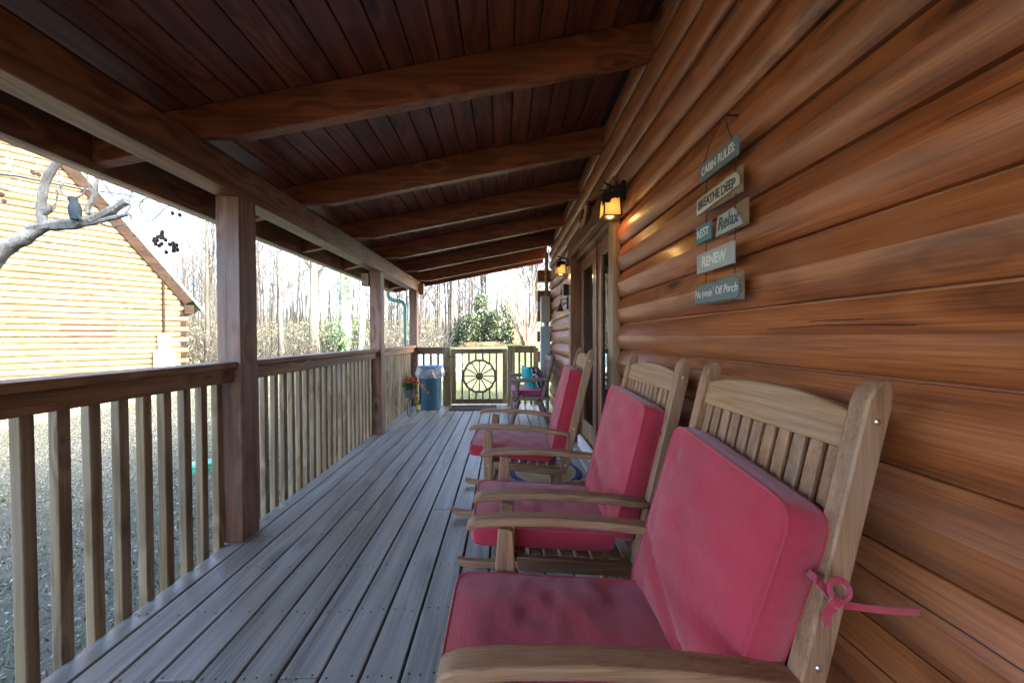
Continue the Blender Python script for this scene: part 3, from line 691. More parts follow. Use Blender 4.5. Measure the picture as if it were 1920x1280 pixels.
CH = [((.300, .860, .001), 0, 'nearest wooden rocking chair with a pale slatted back, beside the hanging sign wall'),
      ((.302, 1.530, .001), R(1.0), 'middle wooden rocking chair of the row of three'),
      ((.205, 2.495, .001), R(-3.9), 'farthest wooden rocking chair of the row, by the glass door')]
ch0 = make_chair(CH[0][2]); chairs = [ch0]
for k in (1, 2):
    c = dup(ch0); c['label'] = CH[k][2]; chairs.append(c)
for c, (loc, rz_, lb) in zip(chairs, CH): c.location = loc; c.rotation_euler = (0,0,rz_)
def chairM(k): return Matrix.Translation(CH[k][0]) @ Matrix.Rotation(CH[k][1], 4, 'Z')

def cushion_mb(sx, sy, sz, puff, seed, p=13, wr=None, n=30, bulge=.006):
    rn = random.Random(seed); m = MB(); ph = [rn.uniform(0,6) for _ in range(6)]
    def plan(x, y):
        k = max(abs(x), abs(y)); 
        if k < 1e-6: return 0, 0
        f = k/((abs(x)**p+abs(y)**p)**(1/p)); return x*f*sx/2, y*f*sy/2
    def idx(s, i, j): return s*(n+1)*(n+1)+i*(n+1)+j
    for s in (1, -1):
        for i in range(n+1):
            for j in range(n+1):
                x, y = -1+2*i/n, -1+2*j/n
                x = math.copysign(1-(1-abs(x))**1.35, x); y = math.copysign(1-(1-abs(y))**1.35, y)
                X, Y = plan(x, y); e = (1-abs(x)**3.2)*(1-abs(y)**3.2)
                z = sz/2+puff*e
                if s > 0:
                    z += .0035*math.sin(9*x+ph[0]+2*y)*math.sin(7*y+ph[1])*e+.002*math.sin(19*x+5*y+ph[2])*e
                    if wr: z += wr(x, y)*min(1, 3*e)
                else: z = sz/2+puff*.35*e
                m.v.append((X, Y, s*z))
    for s in (0, 1):
        for i in range(n):
            for j in range(n): m.f.append((idx(s,i,j), idx(s,i+1,j), idx(s,i+1,j+1), idx(s,i,j+1)))
    per = [(i,0) for i in range(n)]+[(n,j) for j in range(n)]+[(n-i,n) for i in range(n)]+[(0,n-j) for j in range(n)]
    rows = [[idx(0,i,j) for i, j in per]]
    K = 5
    for r in range(1, K):
        t = 1-2*r/K; row = []
        for q, (i, j) in enumerate(per):
            a = Vector(m.v[idx(0,i,j)]); d = Vector((a.x/sx, a.y/sy, 0)); d = Vector((math.copysign(abs(d.x)**5, d.x), math.copysign(abs(d.y)**5, d.y), 0)); d = d.normalized() if d.length else d
            b = bulge*(1-t*t)+.0012*math.sin(q*1.9+ph[3])*math.sin(r*2+ph[4])
            row.append(len(m.v)); m.v.append((a.x+d.x*b, a.y+d.y*b, a.z*t))
        rows.append(row)
    rows.append([idx(1,i,j) for i, j in per])
    N = len(per)
    for a, b in zip(rows[:-1], rows[1:]):
        for q in range(N): m.f.append((a[q], a[(q+1)%N], b[(q+1)%N], b[q]))
    loops = [[m.v[k] for k in rows[0]]+[m.v[rows[0][0]]], [m.v[k] for k in rows[-1]]+[m.v[rows[-1][0]]]]
    return m, loops
def put_cushion(name, label, mw, dims, seed, mat, group, wr=None, puff=.014, pipe=.0035):
    m, loops = cushion_mb(*dims, puff, seed, wr=wr)
    o = m.build(name, mat, None, smooth=True, org=(0,0,0)); tag(o, label, 'cushion', group)
    pm = MB()
    for lp in loops: pm.tube(lp, pipe, 6, cap=False)
    pm.build('piping', mat, o, smooth=True, org=(0,0,0))
    o.matrix_world = mw; return o
def crease1(x, y):
    # pulled folds of the sagging nearest seat
    f = 0
    for cx, sl, wd, dp in ((-.34,.22,.035,.0075), (-.16,.26,.03,.0085), (.06,.20,.04,.006), (.46,.22,.13,.011), (-.56,.2,.05,.004)):
        d = x-cx-sl*y*.5-.035*math.sin(2.2*y+cx*3); f -= 1.25*dp*math.exp(-(d/wd)**2)*(.8+.2*math.cos(2*y+cx*7))
    f += .003*math.sin(5*x+1.2*y); return f
def crease2(x, y): return -.006*math.exp(-((x-.1-.3*y)/.06)**2)-.005*math.exp(-((x+.35+.2*y)/.05)**2)
def creaseb(x, y): return -.004*math.exp(-((y-.72-.1*x)/.05)**2)-.005*math.exp(-((x-.78+.12*y)/.05)**2)-.013*math.exp(-((x+.62-.35*y)/.07)**2)-.008*math.exp(-((x+.80+.25*y)/.05)**2)+.004*math.sin(3*x+2*y)
lbl = ('nearest rocking chair, creased', 'middle rocking chair', 'farthest rocking chair')
for k in range(3):
    cm = chairM(k)
    ms = cm @ Matrix.Translation((-.150, 0, .405 if k == 0 else .418)) @ Matrix.Rotation(.075, 4, 'Y')
    put_cushion('seat_cushion', 'red seat cushion of the '+lbl[k], ms, (.57 if k else .60,.432,.062 if k == 2 else .066), 10+k, M['red'], 'red rocking chair cushions', wr=crease1 if k == 0 else crease2, puff=.026 if k == 0 else .02, pipe=.0045 if k == 2 else .0036)
    u = Vector((LEAN,0,1)).normalized(); nr = Vector((-u.z,0,u.x)); yv = nr.cross(u)
    rot = Matrix((u, yv, nr)).transposed().to_4x4()
    hgt = .55 if k < 2 else .56; zc = (.618,.655,.69)[k]
    ctr = Vector((bx(zc), 0, zc))+nr*(.062)
    o = put_cushion('back_cushion', 'tall red back cushion on the '+lbl[k].split(',')[0]+(', with a tied bow' if k == 0 else ''), cm @ Matrix.Translation(ctr) @ rot @ Matrix.Rotation(R((-6,-3,0)[k]), 4, 'Z'), (hgt,.45,.078), 20+k, M['red'], 'red rocking chair back cushions', wr=creaseb, puff=.022 if k == 0 else .016, pipe=.0045 if k == 2 else .0028)
    bpy.context.view_layer.update(); inv = o.matrix_world.inverted()
    rb = MB()
    if k == 0:
        Y = .583
        P = lambda x, y, d=0: atY(x, y, Y-d)
        nrm = (0,-1,0)
        a0 = atY(1508,1066,.632)
        ribbon(rb, spline([a0, P(1530,1085), P(1548,1105,.006), P(1566,1128,.008)],4), .013, nrm)
        ribbon(rb, spline([P(1560,1130,.010), P(1600,1136,.014), P(1660,1143,.012), P(1724,1146,.006)],4), .0115, nrm)
        ribbon(rb, spline([P(1566,1126,.012), P(1556,1105,.018), P(1560,1090,.020), P(1576,1087,.022), P(1590,1100,.020), P(1592,1118,.016), P(1572,1132,.012)],5), .0105, (0.25,-1,.1))
        ribbon(rb, spline([P(1574,1128,.014), P(1560,1140,.014), P(1549,1155,.012), P(1552,1172,.008)],4), .015, nrm)
        rb.ball(tuple(P(1568,1128,.014)), (.011,.008,.011), 8, 6)
    else:
        pts = ((1228,803,1.300),(1240,815,1.29),(1251,828,1.278)) if k == 1 else ((1076,790,2.27),(1083,796,2.255))
        ribbon(rb, [atY(*p) for p in pts], .010, (0,-1,0))
    rb.v = [tuple(inv @ Vector(p)) for p in rb.v]
    rb.build('tie', M['red'], o, smooth=True)

# ================================================================== rustic log chair by the gate
rc = thing('log_chair', 'rustic log armchair with plum cushion beside the gate', 'chair', (.36, 5.03, .002))
for s in (-1, 1):
    y = s*.34
    MB().tube([(-.27,y*1.05,0),(-.17,y,.33)],[.032,.034],10).build('front_leg', M['rustic'], rc, smooth=True)
    MB().tube([(.24,y*1.03,0),(.13,y,.33)],[.032,.034],10).build('rear_leg', M['rustic'], rc, smooth=True)
    MB().box(-.26,.27,y-.022,y+.022,.335,.385).build('side_rail', M['rustic'], rc, bevel=.008)
    MB().tube([(-.19,y,.386),(-.19,y,.41),(-.19,y,.57)],[.022,.034,.034],10).build('arm_post', M['rustic'], rc, smooth=True)
    MB().prism([(-.27,.575),(.24,.60),(.24,.645),(-.27,.625)], y-.045, y+.045,'y').build('armrest', M['rustic'], rc, bevel=.012)
    MB().tube([(.175,y*.93,.386),(.245,y*.93,.66),(.315,y*.93,.945)],[.034,.036,.032],10).build('back_post', M['rustic'], rc, smooth=True)
    for x in (-.18,.12):
        b = MB().lathe([(0,.004),(.010,.004),(.013,0)],8); b.xform(Matrix.Translation((x,y+s*.022,.36)) @ Matrix.Rotation(-s*math.pi/2,4,'X')); b.build('bolt', M['black'], rc)
MB().box(-.25,-.20,-.318,.318,.336,.384).build('front_rail', M['rustic'], rc, bevel=.008)
MB().box(.20,.25,-.318,.318,.336,.384).build('rear_rail', M['rustic'], rc, bevel=.008)
MB().tube([(-.215,-.34,.17),(-.215,.34,.17)],.024,8).build('stretcher', M['rustic'], rc, smooth=True)
for i in range(5): MB().box(-.19+.075*i,-.13+.075*i,-.317,.317,.366,.382).build('seat_slat', M['rustic'], rc, bevel=.004)
def tilt(m):
    m.v = [(x+.18+(z-.40)*.245, y, z) for x, y, z in m.v]; return m
tilt(MB().box(-.015,.015,-.285,.285,.87,.925)).build('head_rail', M['rustic'], rc, bevel=.008)
tilt(MB().box(-.015,.015,-.285,.285,.47,.52)).build('lower_back_rail', M['rustic'], rc, bevel=.008)
for i in range(9):
    y = -.25+.0625*i; tilt(MB().box(-.008,.008,y-.016,y+.016,.515,.875)).build('back_slat', M['rustic'], rc, bevel=.003)
cc = put_cushion('seat_cushion', 'plum purple seat cushion on the rustic log chair', Matrix.Translation((.335,5.03,.426)), (.46,.60,.062), 31, M['plum'], 'plum cushions', wr=crease2, puff=.010, pipe=.005)
def pillow(name, label, mat, loc, rot, s=.36):
    m = MB(); n = 16
    for sgn in (1,-1):
        for i in range(n+1):
            for j in range(n+1):
                x, y = -1+2*i/n, -1+2*j/n
                e = max(0,(1-x*x))**.5*max(0,(1-y*y))**.5; k = 1-.10*(1-x*x)*abs(y)**2-.0
                px = x*(1-.13*(1-y*y)**1*abs(x)) if False else x*(1-.10*(1-abs(y))*abs(x)); py = y*(1-.10*(1-abs(x))*abs(y))
                m.v.append((px*s/2, py*s/2, sgn*(.002+.075*e**.8)))
    for q in (0,1):
        o = q*(n+1)**2
        for i in range(n):
            for j in range(n): m.f.append((o+i*(n+1)+j, o+(i+1)*(n+1)+j, o+(i+1)*(n+1)+j+1, o+i*(n+1)+j+1))
    o = m.build(name, mat, None, smooth=True, org=(0,0,0)); tag(o, label, 'pillow'); o.location = loc; o.rotation_euler = rot; return o
pillow('throw_pillow', 'bright teal throw pillow on the rustic log chair', M['teal'], (.345, 4.98, .622), (0, R(76), R(14)), .33)
pillow('throw_pillow', 'navy and white patterned throw pillow on the rustic log chair', M['navy'], (.475, 4.93, .632), (0, R(70), R(-10)), .33)

# ================================================================== trash can, flower planter, rug
tcx, tcy = -1.255, 5.80
can = thing('trash_can', 'blue plastic trash can with a clear liner by the corner post', 'trash can', (tcx, tcy, .002))
MB().lathe([(0,0),(.160,0),(.168,.012),(.172,.04),(.190,.64),(.196,.68),(.184,.68),(.165,.04),(0,.03)], 32).build('can_body', M['can'], can, smooth=True)
MB().box(-.20,-.17,-.012,.012,.10,.60).xform(Matrix.Rotation(R(35),4,'Z')).build('can_rib', M['can'], can, bevel=.004)
rr = random.Random(2); phs = [rr.uniform(0,6) for _ in range(8)]
ruf = lambda i, a: (.006+.004*i)*(math.sin(9*a+phs[i%8])+.7*math.sin(17*a+phs[(i+3)%8]))*.8
MB().lathe([(.200,.705),(.212,.69),(.222,.64),(.232,.60),(.224,.555),(.205,.525)], 60, ruffle=ruf).build('liner_bag', M['liner'], can, smooth=True)
MB().lathe([(0,.735),(.08,.733),(.15,.728),(.195,.722),(.207,.715),(.208,.697),(.200,.697),(.196,.712),(0,.722)], 36).build('can_lid', M['lid'], can, smooth=True)
fl = thing('bicycle_planter', 'small wire bicycle planter full of orange and yellow flowers', 'planter', (-1.44, 5.22, .002))
wh = MB()
def wheel(c, r):
    wh.tube([(c[0]+r*.0*math.cos(a), c[1]+r*math.cos(a), c[2]+r*math.sin(a)) for a in [2*math.pi*k/28 for k in range(29)]], .006, 6, cap=False)
    for k in range(8):
        a = math.pi*k/4; wh.tube([c, (c[0], c[1]+r*math.cos(a), c[2]+r*math.sin(a))], .002, 4)
wheel((0,-.02,.137),.13)
wh.build('front_wheel', M['black'], fl, smooth=True)
fr = MB(); fr.tube([(0,-.02,.137),(0,.0,.30),(.0,.06,.34)],.006,6); fr.tube([(0,.0,.30),(.0,.2,.24)],.006,6); fr.tube([(.0,.2,.24),(.05,.26,.0)],.006,6); fr.tube([(.0,.2,.24),(-.05,.26,.0)],.006,6)
fr.build('frame', M['black'], fl, smooth=True)
pot = MB().lathe([(0,.29),(.070,.29),(.096,.40),(.101,.405),(.101,.415),(.092,.413),(.066,.30),(0,.30)], 24, c=(0,-.01,0)).build('flower_pot', M['pot'], fl, smooth=True)
def leaves(n, fn, size, seed, asp=1.8, up=.5):
    rn = np.random.RandomState(seed); V = np.zeros((n*4,3)); c = fn(rn, n)
    a = rn.normal(size=(n,3)); a[:,2] += up; a /= np.linalg.norm(a,axis=1)[:,None]; b = np.cross(a, rn.normal(size=(n,3))); b /= np.linalg.norm(b,axis=1)[:,None]
    s = size*(.6+.8*rn.rand(n))[:,None]
    V[0::4] = c-b*s*.5; V[1::4] = c+a*s*asp*.45; V[2::4] = c+b*s*.5; V[3::4] = c-a*s*asp*.45
    m = MB(); m.v = [tuple(p) for p in V]; m.f = [(4*i,4*i+1,4*i+2,4*i+3) for i in range(n)]; return m
def blob(c, r, shell=.6):
    def f(rn, n):
        d = rn.normal(size=(n,3)); d /= np.linalg.norm(d,axis=1)[:,None]; return np.array(c)+d*np.array(r)*(shell+(1-shell)*rn.rand(n))[:,None]
    return f
def bm_leaves(name, mat, parent, n, fn, size, seed, asp=1.8, kind=None):
    m = leaves(n, fn, size, seed, asp); me = bpy.data.meshes.new(name); me.from_pydata(m.v, [], m.f)
    o = bpy.data.objects.new(name, me); C.objects.link(o); me.materials.append(mat)
    if parent: o.parent = parent; o.location = Vector((0,0,0))-parent.location if parent.type == 'MESH' else (0,0,0)
    if kind: o['kind'] = kind
    return o
bm_leaves('foliage', M['leafg'], pot, 420, blob((0,-.01,.47),(.10,.10,.075),.3), .030, 1, 2.2)
rn0 = random.Random(8)
for i in range(44):
    a = rn0.uniform(0,6.28); el = rn0.uniform(.05,1.35); r = .125
    p = (r*math.cos(a)*math.cos(el), -.01+r*math.sin(a)*math.cos(el), .475+.115*math.sin(el))
    mt = 'flower_o' if i % 3 else 'flower_r'
    bm_leaves('flower', M[mt], pot, 12, blob(p,(.014,.014,.012),.4), .018, 50+i, 1.4)
for i in range(18):
    t = i/17; p = (.075+.05*t, .03+.03*math.sin(i), .45-.36*t+.03*math.sin(i*2.3))
    bm_leaves('yellow_spray', M['flower_y'], pot, 26, blob(p,(.04,.04,.03),.1), .013, 200+i, 1.8)
    if i % 2 == 0: bm_leaves('foliage', M['leafg'], pot, 8, blob(p,(.045,.045,.03),.2), .02, 300+i, 2.2)
for i in range(6):
    p = (-.05+.012*i, .04, .56+.01*i); bm_leaves('yellow_spray', M['flower_y'], pot, 14, blob(p,(.03,.03,.035),.1), .011, 250+i, 1.8)
for i in range(6):
    p = (.10+.03*i, .05, .50-.012*i*i*.5); bm_leaves('yellow_spray', M['flower_y'], pot, 20, blob(p,(.035,.03,.035),.1), .012, 270+i, 1.8)
rug = thing('round_rug', 'round tan rug with a dark blue rim on the deck by the door', 'rug', (.36, 3.02, .002))
MB().lathe([(0,.010),(.20,.010),(.285,.011),(.31,.009),(.318,.0)], 48).build('rug_weave', M['rug'], rug, smooth=True, org=(0,0,0))

# ================================================================== things on the log wall
def lantern(loc, label):
    t = thing('wall_lantern', label, 'lantern', loc, group='lit porch lanterns'); w = .052; h = .066
    for sx, sy in ((-1,-1),(1,-1),(1,1),(-1,1)):
        MB().bar((sx*w*1.04,sy*w*1.04,-h),(sx*w*.9,sy*w*.9,h),.007,.007).build('frame_bar', M['dark'], t)
    for sx, sy in ((-1,0),(1,0),(0,-1),(0,1)):
        m = MB()
        if sx: m.add([(sx*w*1.02,-w,-h),(sx*w*1.02,w,-h),(sx*w*.88,w*.88,h),(sx*w*.88,-w*.88,h)],[(0,1,2,3)])
        else: m.add([(-w,sy*w*1.02,-h),(w,sy*w*1.02,-h),(w*.88,sy*w*.88,h),(-w*.88,sy*w*.88,h)],[(0,1,2,3)])
        gp_ = m.build('glass_panel', M['amber'], t, org=(0,0,0))
        # cut metal tree line over the upper part of each panel
        rn = random.Random(int(sx*3+sy*7)); q = MB(); n = 9; k = w*.95
        prof = [(-k+2*k*i/n, h*.95-(.022+.030*abs(math.sin(i*1.7+sx))*rn.random()+(.03 if i < 4 else 0))) for i in range(n+1)]
        poly = [(-k,h),(k,h)]+[(u, z) for u, z in reversed(prof)]
        if sx: q.prism([(u, z) for u, z in poly], sx*(w*.99), sx*(w*.99+.002), 'x')
        else: q.prism([(u, z) for u, z in poly], sy*(w*.99), sy*(w*.99+.002), 'y')
        sub(q.build('tree_cutout', M['dark'], t), gp_)
    MB().box(-w*1.15,w*1.15,-w*1.15,w*1.15,-h-.008,-h-.0005).build('base_rim', M['dark'], t, bevel=.002)
    MB().add([(-w*1.2,-w*1.2,h),(w*1.2,-w*1.2,h),(w*1.2,w*1.2,h),(-w*1.2,w*1.2,h),(-.02,-.02,h+.022),(.02,-.02,h+.022),(.02,.02,h+.022),(-.02,.02,h+.022)],[(0,1,5,4),(1,2,6,5),(2,3,7,6),(3,0,4,7),(4,5,6,7),(3,2,1,0)]).build('cap', M['dark'], t)
    br = MB(); br.tube(spline([(0,0,h+.02),(-.005,.0,h+.045),(.03,0,h+.055),(.09,0,h+.035)],4),.008,6)
    br.tube([(.02,0,h+.05),(-.05,-.03,h+.075)],[.008,.004],6); br.tube([(.0,0,h+.035),(-.07,.02,h+.045)],[.007,.003],6); br.tube([(.04,0,h+.05),(.05,.02,h+.10)],[.008,.006],6)
    br.build('branch_bracket', M['dark'], t, smooth=True)
    x1 = .752-loc[0]
    MB().box(x1-.025,x1+.0,-.045,.045,.03,.15).build('back_plate', M['dark'], t, bevel=.006)
    ld = bpy.data.lights.new('lamp_bulb', 'POINT'); ld.energy = .07; ld.color = (1,.55,.18); ld.shadow_soft_size = .02
    lo = bpy.data.objects.new('lamp_bulb', ld); C.objects.link(lo); lo.parent = t; lo.location = (0,0,-.09)
    return t
lantern((.665,2.14,2.015), 'lit amber lantern nearer the camera, right above the near door edge')
lantern((.655,3.97,1.995), 'lit amber lantern beyond the glass door, left of the far door edge')
ov = thing('wood_slice_plaque', 'oval carved wood slice hanging above the glass door', 'plaque', (.70, 3.02, 2.275), rz=R(-6))
m = MB(); n = 22; pts = [(.21*math.cos(2*math.pi*k/n)*(1+.06*math.sin(3*k)), .088*math.sin(2*math.pi*k/n)*(1+.07*math.cos(5*k))) for k in range(n)]
m.prism(pts, -.008,.008,'x'); m.build('slice_face', M['slice'], ov, bevel=.002)
m = MB().prism([(y*1.04, z*1.08) for y, z in pts], .0085,.03,'x'); m.build('bark_rim', M['bark'], ov)
m = MB()
for k in range(7):
    a = -.13+.042*k; m.tube([(-.0095,a,-.03+.02*math.sin(k*2)),(-.0095,a+.02,.035-.015*math.cos(k)),(-.0095,a+.03,-.02)],.0045,4)
m.build('carving', M['bark'], ov)
# hanging sign
SX = .715
sg = thing('hanging_sign', 'string of small painted cabin rules plaques hanging on the log wall', 'sign', (SX, 1.14, 1.316))
def plaque(yl, yr, zb, ztp, mat, txt, lmat, size, shape=None, shear=0, back=None, tilt_=0, xo=0, sc=1, bold=.0):
    """yl = end seen on the left (far), yr = end seen on the right (near)"""
    a, b = yl-1.14, yr-1.14; z0, z1 = zb-1.316, ztp-1.316
    pts = shape(a, b, z0, z1) if shape else [(a,z0),(b,z0),(b,z1),(a,z1)]
    if back: 
        q = [(a-.004,z0-.003),(b+back,z0-.006),(b+back,z1+.012),(a-.004,z1+.002)] if back < 0 else pts
        bk = MB().prism(q, xo+.0085, xo+.013, 'x').build('plaque_backing', M['railx'], sg)
    p = MB().prism(pts, xo-.0, xo+.008, 'x').build('plaque', mat, sg, bevel=.0012, seg=1)
    if back: sub(bk, p)
    cu = bpy.data.curves.new('t', 'FONT'); cu.body = txt; cu.size = size; cu.align_x = 'CENTER'; cu.align_y = 'CENTER'; cu.shear = shear; cu.offset = bold; cu.extrude = .0006; cu.resolution_u = 3
    to = bpy.data.objects.new('t', cu); C.objects.link(to); bpy.context.view_layer.update()
    me = bpy.data.meshes.new_from_object(to.evaluated_get(bpy.context.evaluated_depsgraph_get())); bpy.data.objects.remove(to); bpy.data.curves.remove(cu)
    rn = random.Random(len(txt))
    # fit the text on the board: text x -> -y (reads from far to near), text y -> z
    xsx = [v.co.x for v in me.vertices]; wdt = max(xsx)-min(xsx); fit = abs(b-a)*sc/wdt
    for v in me.vertices:
        x, y, z = v.co; jx = .0012*math.sin(x*90+y*60); jz = .0016*math.sin(x*70+1)
        v.co = (xo-.0008-z, (a+b)/2-(x*fit+jx)-0, (z0+z1)/2+y+jz+tilt_*x)
    o = bpy.data.objects.new('lettering', me); C.objects.link(o); sub(o, p); me.materials.append(lmat)
cut = lambda a, b, z0, z1: [(a,z0),(b,z0+.018),(b,z1-.02),(b+.012,z1),(a,z1-.004)]
cut2 = lambda a, b, z0, z1: [(a,z0),(b+.012,z0),(b,z0+.02),(b+.006,z1-.012),(b+.02,z1),(a+0,z1-.006)]
tri = lambda a, b, z0, z1: [(a,z0-.002),(b,z0+.0),(b+.012,z0+.022),(b+.04,z1),(a-.012,z1-.002)]
plaque(1.238,1.039,1.757,1.822,M['slate'],'CABIN RULES:',M['letterw'],.040,sc=.90,tilt_=.0,bold=.0006)
plaque(1.268,1.042,1.648,1.712,M['cream'],'BREATHE DEEP',M['letterd'],.042,shape=cut,back=-.009,sc=.90,bold=.0012,xo=.004)
plaque(1.264,1.176,1.541,1.604,M['tealp'],'REST',M['letterw'],.040,sc=.82,bold=.0006)
plaque(1.152,1.022,1.540,1.605,M['sage'],'Relax',M['letterd'],.060,shape=tri,back=-.014,shear=.2,sc=.80,bold=.0008,xo=.003)
plaque(1.258,1.055,1.430,1.500,M['sage'],'RENEW',M['letterw'],.050,sc=.66,bold=.0016)
plaque(1.272,1.028,1.320,1.388,M['slate'],"No peein' Off Porch",M['letterw'],.040,shape=cut2,back=-.007,sc=.93,shear=.12,bold=-.0003)
cm_ = MB(); q = lambda y, z: (.001, y-1.14, z-1.316)
cm_.tube(spline([(.004,1.10-1.14,1.915-1.316),q(1.17,1.88),q(1.215,1.82)],5),.0022,5); cm_.tube(spline([(.004,1.10-1.14,1.915-1.316),q(1.085,1.865),q(1.06,1.815)],5),.0022,5)
for yv in (1.215,1.06):
    for za, zb in ((1.757,1.70),(1.648,1.60),(1.54,1.495),(1.43,1.386)): cm_.tube([(.010,yv-1.14,za-1.316),(.010,yv-1.14+.002,zb-1.316)],.0018,5)
cm_.build('cord', M['cord'], sg, smooth=True)
nl = MB().tube([(-.002,1.10-1.14,1.917-1.316),(.06,1.10-1.14,1.915-1.316)],.003,6).build('hanging_nail', M['black'], sg)
# ornaments beyond the door
bl = thing('wall_bell', 'dark dinner bell hanging from a bracket beyond the door', 'bell', (.665, 4.06, 1.51)); bl.scale = (.68,.68,.68)
MB().lathe([(0,.135),(.012,.13),(.022,.11),(.032,.07),(.050,.03),(.066,.008),(.070,0),(.062,.004),(.04,.03),(.02,.10),(0,.12)], 20).build('bell_body', M['black'], bl, smooth=True)
MB().tube(spline([(0,0,.13),(0,0,.15),(.0,-.04,.185),(.04,-.10,.20),(.097,-.115,.20)],4),.007,6).build('bracket_arm', M['black'], bl, smooth=True)
MB().box(.095,.125,-.135,-.095,.02,.24).build('bracket_plate', M['black'], bl, bevel=.003)
mbx = thing('mail_box', 'small black box on the wall just beyond the door frame', 'box', (.735, 3.93, 1.68))
MB().box(-.058,.012,-.03,.03,0,.115).build('box_body', M['black'], mbx, bevel=.004); MB().box(-.061,.012,-.033,.033,.1155,.124).build('box_lid', M['black'], mbx, bevel=.003)
oc = thing('hanging_ornament', 'thin string ornament with a white tag below the far lantern', 'ornament', (.69, 4.13, 1.53))
MB().tube(spline([(0,0,.42),(.01,.0,.36),(-.005,0,.30),(0,0,.24)],4),.003,5).build('string', M['cord'], oc)
MB().tube([(.0,.03*math.cos(a),.21+.034*math.sin(a)) for a in [k*math.pi/6 for k in range(13)]],.005,6,cap=False).build('ring', M['cord'], oc)
MB().tube([(0,.01,.176),(0,.0,.10)],.003,5).build('string', M['cord'], oc)
MB().box(-.012,.012,-.03,.03,0,.105).build('tag', M['cream'], oc, bevel=.004)
# electric service at the far corner
es = thing('electric_meter_box', 'grey conduit, meter box and blue grey cabinet at the far wall corner', 'meter box', (.668, 5.58, 0))
MB().tube([(.025,.02,1.86),(.025,.02,2.58)],.030,12).build('conduit', M['jamb'], es, smooth=True)
MB().box(-.07,.075,-.05,.075,1.44,1.87).build('meter_box', M['greybox'], es, bevel=.008); MB().box(-.073,-.069,-.04,.065,1.46,1.85).build('box_cover', M['white'], es)
MB().tube([(.01,.0,1.375),(.01,.0,1.44)],.036,12).build('nipple', M['greybox'], es, smooth=True)
MB().box(-.075,.075,-.055,.075,.55,1.372).build('cabinet', M['bluebox'], es, bevel=.006); MB().box(-.079,-.0755,-.045,.065,.57,1.36).build('cabinet_cover', M['white'], es)
MB().tube([(.03,.01,.551),(.03,.01,.004)],.03,10).build('conduit', M['greybox'], es, smooth=True)

# ================================================================== the neighbour's cabin
TH = R(43); ND = Vector((math.sin(TH), math.cos(TH), 0)); NN = Vector((math.cos(TH), -math.sin(TH), 0))
NC = Vector((-10.81, 11.64, -.5))
nb = thing('neighbour_cabin', 'sunlit yellow log cabin gable beyond the railing', 'cabin', NC, rz=math.atan2(-ND.y, -ND.x))
# local x runs along the gable away from the near corner, local +y points towards our porch
RK = 1.5; EAVE = 3.02; nlen = 11.0
def rake_z(x): return EAVE+min(x, nlen-x)*RK
k = 0; z = .0; rnd = random.Random(21)
while z < 10.5:
    a, b = 0, nlen
    if z+HC > EAVE: a = (z+HC-EAVE)/RK-.10; b = nlen-a
    if b-a < .4: break
    segs = [(a, b)]
    zw = z-.5
    if abs(zw-1.41) < HC*.5: segs = [(a,1.39),(1.392,2.43),(2.432,b)]
    elif abs(zw-1.41+HC) < HC*.5: segs = [(a,1.48),(1.482,2.26),(2.262,b)]
    for q, (s0, s1) in enumerate(segs):
        m = MB(); P = [(.052-.083*math.sin(math.pi*i/12)**.8, z+HC*(.5+.5*math.cos(math.pi*i/12))) for i in range(13)]+[(.12,z),(.12,z+HC)]
        x1 = min(s1, 6.5)
        if x1-s0 < .05: continue
        m.prism([(-px, pz) for px, pz in P], s0, x1, 'x')
        m.build('log', M['npatch'] if (len(segs) == 3 and q == 1) else M['ncab'], nb, smooth=True)
    z += HC; k += 1
MB().prism([(0,-.1),(nlen,-.1),(nlen,EAVE),(nlen/2,EAVE+nlen/2*RK),(0,EAVE)], -.4,-.121,'y').build('gable_core', M['ncab'], nb)
MB().box(.0,.25,-9,-.401,-.1,EAVE).build('side_wall', M['ncab'], nb); MB().box(nlen-.25,nlen,-9,-.401,-.1,EAVE).build('side_wall', M['ncab'], nb)
for i in range(17):
    zz = i*HC; 
    if zz+HC > EAVE-.02: break
    if i % 2: MB().tube([(-.20,-.06,zz+HC/2),(-.002,-.06,zz+HC/2)],HC*.49,12).build('corner_log_end', M['ncab'], nb, smooth=True)
    else: MB().box(-.15,-.002,-.13,.02,zz+.01,zz+HC-.01).build('corner_log_end', M['nrake'], nb, bevel=.008)
ux = 1/math.sqrt(1+RK*RK); uz = RK*ux
def rake(y0, y1, o0, o1, name, mat, ext=.25, n0=0):
    px, pz = -uz, ux    # outward normal of the roof slope
    A = (-ext*ux*1.0, EAVE-ext*uz); B = (nlen/2, EAVE+nlen/2*RK)
    poly = [(A[0]+px*o0, A[1]+pz*o0), (B[0], B[1]+o0/ux), (B[0], B[1]+o1/ux), (A[0]+px*o1, A[1]+pz*o1)]
    MB().prism(poly, y0, y1, 'y').build(name, mat, nb)
    MB().prism([(nlen-a, b) for a, b in poly], y0, y1, 'y').build(name, mat, nb)
rake(.036,.09,-.02,.24,'rake_board', M['nrake'], .22)
MB().box(-.34,-.10,.036,.092,EAVE-.50,EAVE-.21).build('rake_return', M['nrake'], nb)
rake(-9,.11,.241,.29,'roof_sheet', M['greenroof'], .62)
rake(-9,-.402,.02,.22,'roof_deck', M['nrake'], .2)
gut = MB().tube([(-.42,.04,EAVE-.42),(-.52,.04,EAVE-.44),(-.55,.04,EAVE-.36)],.035,8).build('gutter_end', M['black'], nb, smooth=True)
MB().tube([(.38,.04,1.85),(.38,.04,3.85)],.035,10).build('conduit', M['nrake'], nb, smooth=True)
MB().box(.24,.52,.0,.14,1.28,1.85).build('meter_box', M['white'], nb, bevel=.01)
